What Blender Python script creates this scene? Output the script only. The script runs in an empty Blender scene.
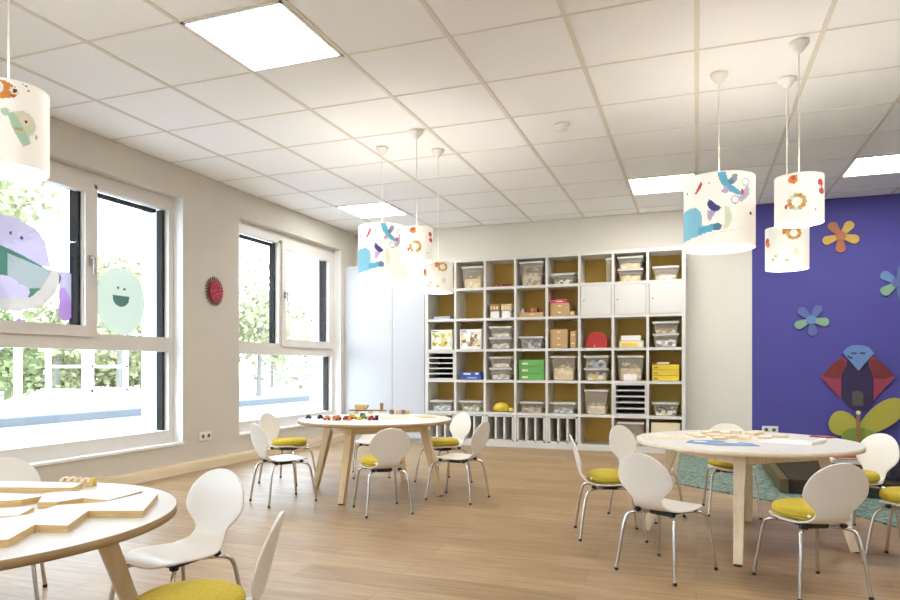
import bpy, bmesh, math, random
from mathutils import Vector, Matrix
random.seed(7)
PI = math.pi
COL = bpy.context.scene.collection

# ------------------------------------------------------------------ materials
def S(r, g, b):
    f = lambda v: ((v/255+.055)/1.055)**2.4 if v > 10 else v/255/12.92
    return (f(r), f(g), f(b), 1)

def mat(name, col, rough=.5, metal=0, emit=0, ecol=None, trans=0, noise=0, nscale=20, bump=0, spec=.5):
    m = bpy.data.materials.new(name); m.use_nodes = True
    nt = m.node_tree; b = nt.nodes['Principled BSDF']
    b.inputs['Base Color'].default_value = col
    b.inputs['Roughness'].default_value = rough
    b.inputs['Metallic'].default_value = metal
    b.inputs['Specular IOR Level'].default_value = spec
    if emit:
        b.inputs['Emission Color'].default_value = ecol or col
        b.inputs['Emission Strength'].default_value = emit
    if noise or bump:
        tc = nt.nodes.new('ShaderNodeTexCoord'); n = nt.nodes.new('ShaderNodeTexNoise')
        n.inputs['Scale'].default_value = nscale; n.inputs['Detail'].default_value = 4
        nt.links.new(tc.outputs['Object'], n.inputs['Vector'])
        if noise:
            r = nt.nodes.new('ShaderNodeValToRGB')
            r.color_ramp.elements[0].position = .3; r.color_ramp.elements[1].position = .7
            r.color_ramp.elements[0].color = tuple(c*(1-noise) for c in col[:3]) + (1,)
            r.color_ramp.elements[1].color = tuple(min(1, c*(1+noise)) for c in col[:3]) + (1,)
            nt.links.new(n.outputs['Fac'], r.inputs['Fac']); nt.links.new(r.outputs['Color'], b.inputs['Base Color'])
        if bump:
            bp = nt.nodes.new('ShaderNodeBump'); bp.inputs['Strength'].default_value = bump; bp.inputs['Distance'].default_value = .01
            nt.links.new(n.outputs['Fac'], bp.inputs['Height']); nt.links.new(bp.outputs['Normal'], b.inputs['Normal'])
    return m

def mat_clear(name, col, alpha):
    """milky see-through plastic"""
    m = bpy.data.materials.new(name); m.use_nodes = True; nt = m.node_tree
    b = nt.nodes['Principled BSDF']; out = nt.nodes['Material Output']
    b.inputs['Base Color'].default_value = col; b.inputs['Roughness'].default_value = .25
    t = nt.nodes.new('ShaderNodeBsdfTransparent'); mx = nt.nodes.new('ShaderNodeMixShader')
    mx.inputs['Fac'].default_value = alpha
    nt.links.new(t.outputs[0], mx.inputs[1]); nt.links.new(b.outputs[0], mx.inputs[2]); nt.links.new(mx.outputs[0], out.inputs['Surface'])
    return m

def mat_glass():
    m = bpy.data.materials.new('window_glass'); m.use_nodes = True; nt = m.node_tree
    nt.nodes.remove(nt.nodes['Principled BSDF']); out = nt.nodes['Material Output']
    t = nt.nodes.new('ShaderNodeBsdfTransparent'); t.inputs[0].default_value = (.97, .985, .98, 1)
    g = nt.nodes.new('ShaderNodeBsdfGlossy'); g.inputs['Roughness'].default_value = .02
    f = nt.nodes.new('ShaderNodeFresnel'); ge = nt.nodes.new('ShaderNodeNewGeometry'); mr = nt.nodes.new('ShaderNodeMapRange')
    mr.inputs['To Min'].default_value = 1.35; mr.inputs['To Max'].default_value = 1/1.35     # same reflectance on both faces of the pane
    nt.links.new(ge.outputs['Backfacing'], mr.inputs['Value']); nt.links.new(mr.outputs[0], f.inputs['IOR'])
    mx = nt.nodes.new('ShaderNodeMixShader')
    nt.links.new(f.outputs[0], mx.inputs[0]); nt.links.new(t.outputs[0], mx.inputs[1]); nt.links.new(g.outputs[0], mx.inputs[2])
    nt.links.new(mx.outputs[0], out.inputs['Surface'])
    return m

def mat_floor():
    m = bpy.data.materials.new('oak_vinyl_planks'); m.use_nodes = True; nt = m.node_tree
    b = nt.nodes['Principled BSDF']; L = nt.links.new
    tc = nt.nodes.new('ShaderNodeTexCoord')
    br = nt.nodes.new('ShaderNodeTexBrick')
    br.offset = .37; br.inputs['Scale'].default_value = 1
    br.inputs['Brick Width'].default_value = 1.25; br.inputs['Row Height'].default_value = .185
    br.inputs['Mortar Size'].default_value = .0015; br.inputs['Bias'].default_value = 0
    br.inputs['Color1'].default_value = S(173, 145, 107); br.inputs['Color2'].default_value = S(156, 128, 91)
    br.inputs['Mortar'].default_value = S(132, 108, 78)
    L(tc.outputs['Object'], br.inputs['Vector'])
    mp = nt.nodes.new('ShaderNodeMapping'); mp.inputs['Scale'].default_value = (1.3, 16, 1)
    L(tc.outputs['Object'], mp.inputs['Vector'])
    n = nt.nodes.new('ShaderNodeTexNoise'); n.inputs['Scale'].default_value = 2.2; n.inputs['Detail'].default_value = 6; n.inputs['Roughness'].default_value = .6
    L(mp.outputs['Vector'], n.inputs['Vector'])
    r = nt.nodes.new('ShaderNodeValToRGB')
    r.color_ramp.elements[0].position = .35; r.color_ramp.elements[0].color = (.62, .58, .54, 1)
    r.color_ramp.elements[1].position = .62; r.color_ramp.elements[1].color = (1, 1, 1, 1)
    L(n.outputs['Fac'], r.inputs['Fac'])
    mx = nt.nodes.new('ShaderNodeMix'); mx.data_type = 'RGBA'; mx.blend_type = 'MULTIPLY'; mx.inputs['Factor'].default_value = .75
    L(br.outputs['Color'], mx.inputs[6]); L(r.outputs['Color'], mx.inputs[7]); L(mx.outputs[2], b.inputs['Base Color'])
    b.inputs['Roughness'].default_value = .42; b.inputs['Specular IOR Level'].default_value = .45
    return m

def mat_wood(name, c1, c2, rough=.5, scale=(2, 2, 14)):
    m = bpy.data.materials.new(name); m.use_nodes = True; nt = m.node_tree; L = nt.links.new
    b = nt.nodes['Principled BSDF']; b.inputs['Roughness'].default_value = rough
    tc = nt.nodes.new('ShaderNodeTexCoord'); mp = nt.nodes.new('ShaderNodeMapping'); mp.inputs['Scale'].default_value = scale
    n = nt.nodes.new('ShaderNodeTexNoise'); n.inputs['Scale'].default_value = 4; n.inputs['Detail'].default_value = 5
    r = nt.nodes.new('ShaderNodeValToRGB'); r.color_ramp.elements[0].color = c1; r.color_ramp.elements[1].color = c2
    r.color_ramp.elements[0].position = .35; r.color_ramp.elements[1].position = .65
    L(tc.outputs['Object'], mp.inputs['Vector']); L(mp.outputs['Vector'], n.inputs['Vector']); L(n.outputs['Fac'], r.inputs['Fac']); L(r.outputs['Color'], b.inputs['Base Color'])
    return m

def mat_patches(name, cols, scale=18):
    m = bpy.data.materials.new(name); m.use_nodes = True; nt = m.node_tree; L = nt.links.new
    b = nt.nodes['Principled BSDF']; b.inputs['Roughness'].default_value = .6
    tc = nt.nodes.new('ShaderNodeTexCoord'); v = nt.nodes.new('ShaderNodeTexVoronoi'); v.inputs['Scale'].default_value = scale
    sp = nt.nodes.new('ShaderNodeSeparateColor')
    r = nt.nodes.new('ShaderNodeValToRGB'); r.color_ramp.interpolation = 'CONSTANT'
    while len(r.color_ramp.elements) < len(cols): r.color_ramp.elements.new(.5)
    for i, c in enumerate(cols):
        r.color_ramp.elements[i].position = i/len(cols); r.color_ramp.elements[i].color = c
    L(tc.outputs['Object'], v.inputs['Vector']); L(v.outputs['Color'], sp.inputs[0]); L(sp.outputs[0], r.inputs['Fac']); L(r.outputs['Color'], b.inputs['Base Color'])
    return m

M = {}
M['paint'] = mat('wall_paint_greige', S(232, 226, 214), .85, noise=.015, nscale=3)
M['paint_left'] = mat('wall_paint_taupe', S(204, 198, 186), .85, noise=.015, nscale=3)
M['paint_blue'] = mat('wall_paint_violet_blue', S(80, 75, 152), .75, noise=.03, nscale=2)
M['tile'] = mat('ceiling_tile', S(250, 250, 250), .9, bump=.08, nscale=160)
M['tbar'] = mat('ceiling_bar', S(226, 220, 210), .6)
M['floor'] = mat_floor()
M['base'] = mat_wood('baseboard_wood', S(226, 208, 176), S(238, 222, 194), .5, (8, .6, 8))
M['frame'] = mat('window_frame_white', S(218, 213, 205), .4)
M['gasket'] = mat('gasket_dark', (.006, .006, .007, 1), .8, spec=.1)
M['reveal'] = mat('reveal_white', S(236, 236, 236), .6)
M['glass'] = mat_glass()
M['white'] = mat('white_melamine', S(218, 215, 208), .4)
M['cab'] = mat('cabinet_white', S(192, 194, 197), .35)
M['mustard'] = mat('mustard_board', S(198, 162, 74), .6, noise=.08, nscale=3)
M['shell'] = mat('chair_shell_lacquer', S(234, 230, 222), .3)
M['chrome'] = mat('satin_chrome', S(205, 203, 200), .22, 1)
M['black'] = mat('black_plastic', S(34, 32, 32), .5)
M['cushion'] = mat('mustard_felt', S(198, 176, 54), .9, noise=.08, nscale=90, bump=.3)
M['piping'] = mat('mustard_piping', S(150, 134, 42), .9)
M['top'] = mat('table_laminate', S(216, 213, 207), .35)
M['edge'] = mat_wood('plywood_edge_shaded', S(160, 132, 92), S(178, 150, 108), .5, (3, 3, 120))  # tabletop rim wood, darkened so the colour carries its shade
M['birch'] = mat_wood('birch_leg', S(226, 206, 172), S(238, 222, 194), .45, (14, 14, 1.5))
M['oak'] = mat_wood('tan_leg_wood', S(206, 180, 138), S(218, 194, 154), .45, (14, 14, 1.5))
M['plyface'] = mat_wood('pale_plywood_face', S(228, 212, 186), S(238, 226, 204), .5, (1.5, 10, 10))
M['palewood'] = mat('pale_puzzle_wood', S(240, 228, 204), .6)
M['palewood_side'] = mat('pale_puzzle_wood_side', S(226, 206, 168), .6)
M['plyside'] = mat_wood('plywood_side', S(206, 172, 112), S(226, 196, 140), .5, (3, 3, 60))
M['panel'] = mat('light_panel_glow', (1, 1, 1, 1), .5, emit=10, ecol=(1, 1, 1, 1))
M['handle'] = mat('handle_grey', S(168, 166, 164), .35, .3)
M['alu'] = mat('white_metal_trim', S(235, 232, 226), .4)
M['shade'] = mat('lamp_shade_paper', S(250, 246, 238), .7, emit=.10, ecol=S(255, 248, 234))
M['cord'] = mat('white_cord', S(236, 230, 222), .5)
M['canopy'] = mat('white_canopy', S(240, 236, 230), .4)
M['bulb'] = mat('lamp_bulb', (1, .95, .85, 1), .5, emit=50, ecol=(1, .97, .93, 1))
def glow(n, c, e=.03): return mat(n, c, .7, emit=e, ecol=c)
LM = {k: glow('print_'+k, c) for k, c in dict(sky=S(140, 205, 228), teal=S(104, 186, 214), slate=S(92, 140, 170), navy=S(74, 72, 140),
      lilac=S(196, 178, 214), grey=S(150, 150, 165), red=S(214, 84, 84), orange=S(226, 146, 74), pale=S(226, 236, 206), olive=S(206, 186, 112),
      dark=S(70, 62, 58), cream=S(246, 236, 214), mint=S(190, 222, 196), brown=S(150, 96, 60), ink=S(190, 196, 214), white=S(255, 255, 252)).items()}
M['clear'] = mat_clear('clear_plastic', S(242, 236, 222), .24)
M['clear_rim'] = mat_clear('clear_plastic_rim', S(244, 241, 236), .55)
M['card'] = mat('cardboard', S(196, 162, 112), .8, noise=.04, nscale=30)
M['card_d'] = mat('cardboard_slot', S(230, 212, 176), .7)
M['rug'] = mat_patches('teal_rug_pile', [S(88, 116, 104), S(112, 142, 124), S(62, 76, 72), S(100, 130, 114), S(140, 142, 128)], 46)
M['darkpad'] = mat('dark_brown_vinyl', S(64, 56, 44), .95, spec=.1, noise=.1, nscale=4)
M['olivepad'] = mat('olive_brown_vinyl', S(98, 88, 62), .9, spec=.1)
M['navypad'] = mat('navy_fabric', S(48, 46, 60), .8)
COLS = dict(red=S(176, 44, 40), crimson=S(176, 36, 78), orange=S(226, 124, 60), yellow=S(226, 196, 60), green=S(104, 170, 84), blue=S(62, 84, 160),
            lblue=S(132, 172, 200), black=S(38, 38, 48), brown=S(150, 112, 70), tan=S(214, 184, 136), white=S(240, 238, 232), pink=S(210, 70, 110),
            grey=S(188, 182, 170), darkgrey=S(84, 84, 84), cream=S(232, 216, 178), lime=S(172, 180, 74), wine=S(120, 44, 46), rose=S(152, 58, 84),
            plum=S(52, 40, 76), fblue=S(104, 136, 184), fslate=S(92, 106, 160), fgreen=S(132, 168, 140), fyel=S(206, 168, 66), forange=S(176, 104, 58), wood=S(206, 176, 124))
PM = {k: mat('paint_'+k, c, .55) for k, c in COLS.items()}

# ------------------------------------------------------------------ mesh builder
class MB:
    def __init__(s): s.v = []; s.f = []; s.m = []; s.mats = []; s.sm = []
    def mi(s, m):
        if m not in s.mats: s.mats.append(m)
        return s.mats.index(m)
    def add(s, vs, fs, m, smooth=False):
        o = len(s.v); s.v += [tuple(v) for v in vs]; k = s.mi(m)
        for f in fs: s.f.append(tuple(i+o for i in f)); s.m.append(k); s.sm.append(smooth)
        return s
    def box(s, x0, x1, y0, y1, z0, z1, m):
        vs = [(x, y, z) for z in (z0, z1) for x, y in ((x0, y0), (x1, y0), (x1, y1), (x0, y1))]
        return s.add(vs, [(3, 2, 1, 0), (4, 5, 6, 7), (0, 1, 5, 4), (1, 2, 6, 5), (2, 3, 7, 6), (3, 0, 4, 7)], m)
    def bbox(s, x0, x1, y0, y1, z0, z1, m, b=.004):
        """box with chamfered edges all round"""
        bm = bmesh.new(); bmesh.ops.create_cube(bm, size=1)
        for v in bm.verts:
            v.co = Vector((x0 if v.co.x < 0 else x1, y0 if v.co.y < 0 else y1, z0 if v.co.z < 0 else z1))
        bmesh.ops.bevel(bm, geom=bm.edges[:], offset=b, segments=2, affect='EDGES')
        bm.verts.index_update()
        s.add([v.co for v in bm.verts], [[v.index for v in f.verts] for f in bm.faces], m); bm.free(); return s
    def frustum(s, x0, x1, y0, y1, z0, z1, k, m):
        """open-topped tapering tub walls and floor; k is the inward step at the bottom"""
        vs = [(x0+k, y0+k, z0), (x1-k, y0+k, z0), (x1-k, y1-k, z0), (x0+k, y1-k, z0), (x0, y0, z1), (x1, y0, z1), (x1, y1, z1), (x0, y1, z1)]
        return s.add(vs, [(3, 2, 1, 0), (0, 1, 5, 4), (1, 2, 6, 5), (2, 3, 7, 6), (3, 0, 4, 7)], m)
    def prism(s, pts, z0, z1, m, mside=None, axis='z'):
        n = len(pts)
        def P(x, y, z): return (x, y, z) if axis == 'z' else ((x, z, y) if axis == 'y' else (z, x, y))
        a = sum(pts[i][0]*pts[(i+1) % n][1]-pts[(i+1) % n][0]*pts[i][1] for i in range(n))
        if a < 0: pts = pts[::-1]
        vs = [P(x, y, z0) for x, y in pts]+[P(x, y, z1) for x, y in pts]
        s.add(vs, [tuple(range(n, 2*n)), tuple(range(n-1, -1, -1))], m)
        s.add(vs, [(i, (i+1) % n, n+(i+1) % n, n+i) for i in range(n)], mside or m)
        return s
    def lathe(s, prof, m, n=32, c=(0, 0, 0), smooth=True):
        vs = []; fs = []
        for r, z in prof:
            for i in range(n): vs.append((c[0]+r*math.cos(2*PI*i/n), c[1]+r*math.sin(2*PI*i/n), c[2]+z))
        for j in range(len(prof)-1):
            for i in range(n): fs.append((j*n+i, j*n+(i+1) % n, (j+1)*n+(i+1) % n, (j+1)*n+i))
        s.add(vs, fs, m, smooth); return s
    def ball(s, c, r, m, n=12, sc=(1, 1, 1)):
        prof = [(r*math.sin(PI*k/8)+1e-5, -r*math.cos(PI*k/8)) for k in range(9)]
        o = len(s.v); s.lathe(prof, m, n)
        for i in range(o, len(s.v)):
            v = s.v[i]; s.v[i] = (c[0]+v[0]*sc[0], c[1]+v[1]*sc[1], c[2]+v[2]*sc[2])
        return s
    def tube(s, pts, r, m, n=10, r1=None):
        pts = [Vector(p) for p in pts]; vs = []; fs = []; up = None
        for i, p in enumerate(pts):
            t = (pts[min(i+1, len(pts)-1)]-pts[max(i-1, 0)]).normalized()
            if up is None: up = Vector((0, 0, 1)) if abs(t.z) < .9 else Vector((1, 0, 0))
            a = (up-t*up.dot(t)).normalized(); b = t.cross(a); up = a
            rr = r if r1 is None else r+(r1-r)*i/(len(pts)-1)
            for k in range(n): q = 2*PI*k/n; vs.append(p+(a*math.cos(q)+b*math.sin(q))*rr)
        for j in range(len(pts)-1):
            for k in range(n): fs.append((j*n+k, j*n+(k+1) % n, (j+1)*n+(k+1) % n, (j+1)*n+k))
        L = (len(pts)-1)*n
        s.add(vs, fs, m, True); s.add(vs[:n], [tuple(range(n-1, -1, -1))], m); s.add(vs[L:], [tuple(range(n))], m)
        return s
    def beam(s, a, b, w0, w1, m, side=Vector((0, 1, 0)), t0=None, t1=None):
        a, b = Vector(a), Vector(b); t = (b-a).normalized(); u = side.cross(t).normalized(); w = t.cross(u)
        t0 = t0 or w0; t1 = t1 or w1; vs = []
        for p, ww, tt in ((a, w0, t0), (b, w1, t1)):
            for x, y in ((-1, -1), (1, -1), (1, 1), (-1, 1)): vs.append(p+u*x*ww/2+w*y*tt/2)
        return s.add(vs, [(3, 2, 1, 0), (4, 5, 6, 7), (0, 1, 5, 4), (1, 2, 6, 5), (2, 3, 7, 6), (3, 0, 4, 7)], m)
    def build(s, name, parent=None, loc=(0, 0, 0), rz=0, **props):
        me = bpy.data.meshes.new(name); me.from_pydata(s.v, [], s.f)
        for m in s.mats: me.materials.append(m)
        for p, k, q in zip(me.polygons, s.m, s.sm): p.material_index = k; p.use_smooth = q
        me.update()
        o = bpy.data.objects.new(name, me); COL.objects.link(o)
        o.parent = parent; o.location = loc; o.rotation_euler = (0, 0, rz)
        for k, v in props.items(): o[k] = v
        return o

def empty(name, loc=(0, 0, 0), rz=0, **props):
    o = bpy.data.objects.new(name, None); COL.objects.link(o); o.empty_display_size = .1
    o.location = loc; o.rotation_euler = (0, 0, rz)
    for k, v in props.items(): o[k] = v
    return o

KIDS = {}
def copy_tree(o, parent=None):
    c = o.copy(); COL.objects.link(c); c.parent = parent
    for ch in [x for x in bpy.data.objects if x.parent == o]: copy_tree(ch, c)
    return c

def spline(pts, n=6):
    pts = [Vector(p) for p in pts]; out = []
    for i in range(len(pts)-1):
        p0 = pts[max(i-1, 0)]; p1 = pts[i]; p2 = pts[i+1]; p3 = pts[min(i+2, len(pts)-1)]
        for k in range(n):
            t = k/n
            out.append(.5*((2*p1)+(p2-p0)*t+(2*p0-5*p1+4*p2-p3)*t*t+(3*p1-p0-3*p2+p3)*t**3))
    out.append(pts[-1]); return out

def inpoly(x, y, P):
    r = False; n = len(P)
    for i in range(n):
        x1, y1 = P[i]; x2, y2 = P[(i+1) % n]
        if (y1 > y) != (y2 > y) and x < (x2-x1)*(y-y1)/(y2-y1)+x1: r = not r
    return r
def circ(cx, cy, rx, ry=None, n=18): ry = ry or rx; return [(cx+rx*math.cos(2*PI*i/n), cy+ry*math.sin(2*PI*i/n)) for i in range(n)]

# ------------------------------------------------------------------ room
XL, XR, YB, YF, ZC = -4.28, 4.6, 8.0, -3.0, 2.71
WZ0, WZ1 = .265, 2.442
WINS = [(2.73, 4.771, 'A'), (5.548, 7.593, 'B'), (-.95, 1.09, 'A')]  # last opening is unseen, added to let in more daylight
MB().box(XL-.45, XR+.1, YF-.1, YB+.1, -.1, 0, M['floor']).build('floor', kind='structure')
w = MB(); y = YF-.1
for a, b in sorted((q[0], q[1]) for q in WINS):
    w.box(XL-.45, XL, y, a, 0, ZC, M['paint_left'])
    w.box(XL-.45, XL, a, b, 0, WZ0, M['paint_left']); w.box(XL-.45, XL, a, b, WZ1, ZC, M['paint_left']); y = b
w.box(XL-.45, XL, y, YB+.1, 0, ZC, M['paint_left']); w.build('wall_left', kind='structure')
XBL = .573
MB().box(XL, XBL, YB, YB+.1, 0, ZC, M['paint']).build('wall_back', kind='structure')
MB().box(XBL, XR+.1, YB-.004, YB+.1, 0, ZC, M['paint_blue']).build('wall_back_blue', kind='structure')
MB().box(XR, XR+.1, YF, YB, 0, ZC, M['paint']).build('wall_right', kind='structure')
wf = MB(); x = XL; FILL_WINS = [(-2.2, -1.1), (1.2, 2.3)]  # both front openings are added, unseen, for fill light from behind the camera
for a, b in FILL_WINS:
    wf.box(x, a, YF-.1, YF, 0, ZC, M['paint']); wf.box(a, b, YF-.1, YF, 0, .9, M['paint']); wf.box(a, b, YF-.1, YF, 2.2, ZC, M['paint']); x = b
wf.box(x, XR, YF-.1, YF, 0, ZC, M['paint']); wf.build('wall_front', kind='structure')
for i_, (a, b) in enumerate(FILL_WINS):  # frames and panes for the added fill-light openings
    r = empty('window_%d' % (i_+4), (a, YF-.05, .9), kind='structure'); W_ = b-a; f_ = MB()
    f_.box(0, .07, -.03, .03, 0, 1.3, M['frame']).box(W_-.07, W_, -.03, .03, 0, 1.3, M['frame']).box(W_/2-.04, W_/2+.04, -.03, .03, .07, 1.23, M['frame'])
    f_.box(.07, W_-.07, -.03, .03, 0, .07, M['frame']).box(.07, W_-.07, -.03, .03, 1.23, 1.3, M['frame']); f_.build('window_frame', r, kind='structure')
    MB().box(.07, W_-.07, -.003, .003, .07, 1.23, M['glass']).build('window_pane', r, kind='structure')
c = MB(); c.box(XL-.45, XR+.1, YF-.1, YB+.1, ZC+.004, ZC+.1, M['tile'])
GX, GY, GP = -1.246, 3.37, .625
k = math.ceil((XL-GX)/GP)
while GX+k*GP < XR:
    x = GX+k*GP; c.box(x-.013, x+.013, YF, YB, ZC-.001, ZC+.012, M['tbar']); k += 1
k = math.ceil((YF-GY)/GP)
while GY+k*GP < YB:
    y = GY+k*GP; c.box(XL, XR, y-.006, y+.006, ZC, ZC+.012, M['tbar']); k += 1
c.build('ceiling', kind='structure')
MB().box(XL, XL+.055, YF, YB-.4, 0, .078, M['base']).box(XL, XL+.04, YF, YB-.4, .078, .088, M['base']).build('baseboard_left', kind='structure')
MB().box(-.09, XBL, YB-.014, YB, 0, .06, M['base']).build('baseboard_back', kind='structure')

def window(n, y0, y1, typ):
    """frame sits 10 cm behind the inner wall face; typ A: opening sash on the near side, B: on the far side"""
    root = empty('window_%d' % n, (XL-.10, y0, WZ0), kind='structure')
    W = y1-y0; H = WZ1-WZ0; f = .085
    zt0, zt1 = 1.075-WZ0, 1.20-WZ0
    # A layout, mirrored for B
    ys0, ys1 = (1.095, 1.225)
    X = (lambda v: v) if typ == 'A' else (lambda v: W-v)
    def bx(mb, a, b, z0, z1, x0, x1, m):
        a, b = sorted((X(a), X(b))); mb.box(x0, x1, a, b, z0, z1, m)
    fr = MB()
    bx(fr, 0, f-.02, 0, H, -.07, 0, M['frame']); bx(fr, W-f+.02, W, 0, H, -.07, 0, M['frame'])
    bx(fr, f-.02, W-f+.02, 0, f+.03, -.07, 0, M['frame']); bx(fr, f-.02, W-f+.02, H-f-.03, H, -.07, 0, M['frame'])
    bx(fr, f-.02, W-f+.02, zt0, zt1, -.07, 0, M['frame']); bx(fr, ys0, ys1, zt1, H-f, -.07, 0, M['frame'])
    fr.build('window_frame', root, kind='structure')
    sa = MB()                                  # opening sash, stands 2 cm proud
    a0, a1, b0, b1 = f-.01, ys0+.085, zt1-.03, H-f+.005
    bx(sa, a0, a0+.085, b0, b1, -.05, .02, M['frame']); bx(sa, a1-.08, a1, b0, b1, -.05, .02, M['frame'])
    bx(sa, a0+.085, a1-.08, b0, b0+.085, -.05, .02, M['frame']); bx(sa, a0+.085, a1-.08, b1-.085, b1, -.05, .02, M['frame'])
    so = sa.build('sash', root, kind='structure')
    h = MB(); hy = X(ys0+.045); hz = (b0+b1)/2-.02
    h.bbox(.02, .032, hy-.016, hy+.016, hz-.03, hz+.05, M['handle'], .004)
    h.tube([(.03, hy, hz+.03), (.06, hy, hz+.03), (.064, hy, hz+.02), (.064, hy, hz-.10)], .010, M['handle'])
    h.build('window_handle', so, kind='structure')
    g = MB()
    bx(g, f-.025, W-f+.025, f, zt0+.01, -.045, -.04, M['glass']); bx(g, ys1-.01, W-f+.025, zt1-.01, H-f, -.045, -.04, M['glass'])
    bx(g, a0+.08, a1-.075, b0+.08, b1-.08, -.025, -.02, M['glass'])
    g.build('window_pane', root, kind='structure')
    d = MB()                                   # dark outer rails in front of the glass
    bx(d, W-f-.010, W-f+.0195, f+.031, zt0-.001, -.11, -.046, M['gasket']); bx(d, W-f-.010, W-f+.0195, zt1+.001, H-f-.031, -.11, -.046, M['gasket'])
    bx(d, ys0-.028, ys0-.001, zt1+.03, H-f-.031, -.11, -.027, M['gasket']); bx(d, a0+.087, a0+.112, zt1+.03, H-f-.031, -.11, -.027, M['gasket'])
    bx(d, ys1+.001, ys1+.022, zt1+.001, H-f-.031, -.11, -.046, M['gasket']) if typ == 'B' else None
    bx(d, f-.0195, f+.008, f+.031, zt0-.001, -.11, -.046, M['gasket'])
    bx(d, f+.05, W-f-.05, H-f-.06, H-f-.031, -.13, -.075, M['gasket'])
    d.build('blind_rail', root, kind='structure')
    r = MB()                                   # white linings: inside reveal and sill, outside reveal
    r.box(-.002, .103, -.0, W, -.0, .006, M['reveal']); r.box(0, .1, 0, .004, 0, H, M['reveal']); r.box(0, .1, W-.004, W, 0, H, M['reveal'])
    r.box(-.35, -.115, W-.02, W, 0, H, M['reveal']); r.box(-.35, -.115, 0, .02, 0, H, M['reveal']); r.box(-.39, -.075, 0, W, 0, .02, M['reveal'])
    r.box(.101, .112, -.004, W+.004, -.012, .008, M['reveal'])
    r.build('window_sill', root, kind='structure')
for i, q in enumerate(WINS): window(i+1, *q)

# ------------------------------------------------------------------ outside
GRD = mat('paved_yard_pale', (.3, .3, .3, 1), .9, noise=.05, nscale=.7)
GRS = mat('pale_lawn', (.27, .265, .17, 1), .95, noise=.15, nscale=2)
LEAF = [mat('leaf_pale', (.27, .275, .14, 1), .9, noise=.25, nscale=6), mat('leaf_mid', (.18, .21, .085, 1), .9, noise=.25, nscale=6)]
BARK = mat('bark', (.2, .19, .17, 1), .9)
MB().box(-60, XL-.45, -30, 60, -.2, -.08, GRD).build('ground', kind='structure')
MB().box(-40, -15.5, -20, 28.5, -.079, -.052, GRS).build('lawn', label='pale green lawn strip beyond the paved yard', category='lawn', kind='stuff')
kb = MB(); kb.box(-11.2, -10.9, -10, 22, -.08, .07, mat('kerb_grey', (.10, .108, .12, 1), .8)); kb.build('kerb', label='long grey kerb crossing the white yard outside', category='kerb')
kb = MB(); kb.box(-14.9, -13.4, 11.2, 14.2, -.08, .35, mat('sand_box_white', S(232, 232, 232), .8)); kb.build('planter_wall', label='low white block in the yard outside the large window', category='wall')

def tree(name, x, y, h, r, lab, m, lift=.45, group='trees outside'):
    root = empty(name, (x, y, -.0495), label=lab, category='tree', group=group)
    t = MB().tube([(0, 0, 0), (.03, 0, h*.3), (0, .04, h*.8)], .09, BARK, 8, .04)
    for k in range(6):
        a = k*1.05; t.tube([(0, 0, h*(.35+.06*k)), (r*.5*math.cos(a), r*.5*math.sin(a), h*(.55+.06*k))], .03, BARK, 6, .01)
    t.build('trunk', root)
    f = MB(); lumps = [(random.gauss(0, r*.4), random.gauss(0, r*.4), h*(lift+.5*(1-lift))+random.gauss(0, h*(1-lift)*.24), r*random.uniform(.35, .6)) for _ in range(9)]
    for _ in range(1500):
        lx, ly, lz, lr = random.choice(lumps)
        d = Vector((random.gauss(0, 1), random.gauss(0, 1), random.gauss(0, 1))).normalized()*lr*random.uniform(.6, 1)
        p = Vector((lx, ly, lz))+d; p.z = max(p.z, .2+abs(d.x)*.3); a = Vector((random.gauss(0, 1), random.gauss(0, 1), random.gauss(0, 1))).normalized()
        b = a.orthogonal().normalized(); s = random.uniform(.07, .13)*(.6+r*.3); e = a*s; g = b*s*.6
        f.add([p-e, p+g, p+e, p-g], [(0, 1, 2, 3)], m)
    f.build('foliage', root)
# sight lines from the windows run towards low X; trees stand where the photograph shows green
TR = [(-16, 15.2, 4.6, 1.9, 'spreading pale tree filling the lower right of the large window view', 0, .25),
      (-18.5, 12.6, 7.0, 2.6, 'tall pale tree whose crown fills the upper left of the large window', 0, .55),
      (-14.2, 9.9, 2.4, 1.2, 'denser green bush low at the left edge of the large window view', 1, .1),
      (-19.3, 19.4, 4.6, 2.2, 'rounded green tree behind the smiling window sticker', 0, .2),
      (-14, 19.2, 4.2, 1.9, 'leafy tree seen through the left pane of the farther window', 0, .15),
      (-20, 28.5, 5.0, 2.0, 'distant pale tree in the middle of the farther window view', 0, .2),
      (-19.5, 16.0, 3.2, 1.4, 'low washed-out tree between the bush and the spreading tree', 0, .15),
      (-12.5, 22.5, 3.0, 1.1, 'small light green tree nearest the pale building outside', 1, .1)]
for x, y, h, r, lab, mi, lift in TR: tree('tree', x, y, h, r, lab, LEAF[mi], lift)
hd = MB(); HM = LEAF[0]
for _ in range(5200):
    p = Vector((-23+random.gauss(0, .5), random.uniform(-4, 27), random.uniform(.2, 1.5+.3*math.sin(_))))
    a = Vector((random.gauss(0, 1), random.gauss(0, 1), random.gauss(0, 1))).normalized(); b = a.orthogonal().normalized(); s = random.uniform(.15, .28)
    hd.add([p-a*s, p+b*s*.6, p+a*s, p-b*s*.6], [(0, 1, 2, 3)], HM)
hd.build('hedge', label='long pale hedge along the far side of the yard', category='hedge')
bl = empty('building', (-12, 29, -.0505), label='low pale grey building across the yard, seen through the farther window', category='building')
BM = mat('render_pale_grey', (.2, .21, .225, 1), .9)
MB().box(-6, 4, 0, 8, 0, 1.9, BM).build('wall', bl)
MB().box(-6.2, 4.2, -.2, 8.2, 1.9, 2.05, M['reveal']).build('roof', bl)
for k in range(3): MB().box(-4.6+k*3, -3.2+k*3, -.04, 0, .7, 1.5, mat('far_window', S(150, 165, 185), .2)).build('window', bl)
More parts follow.
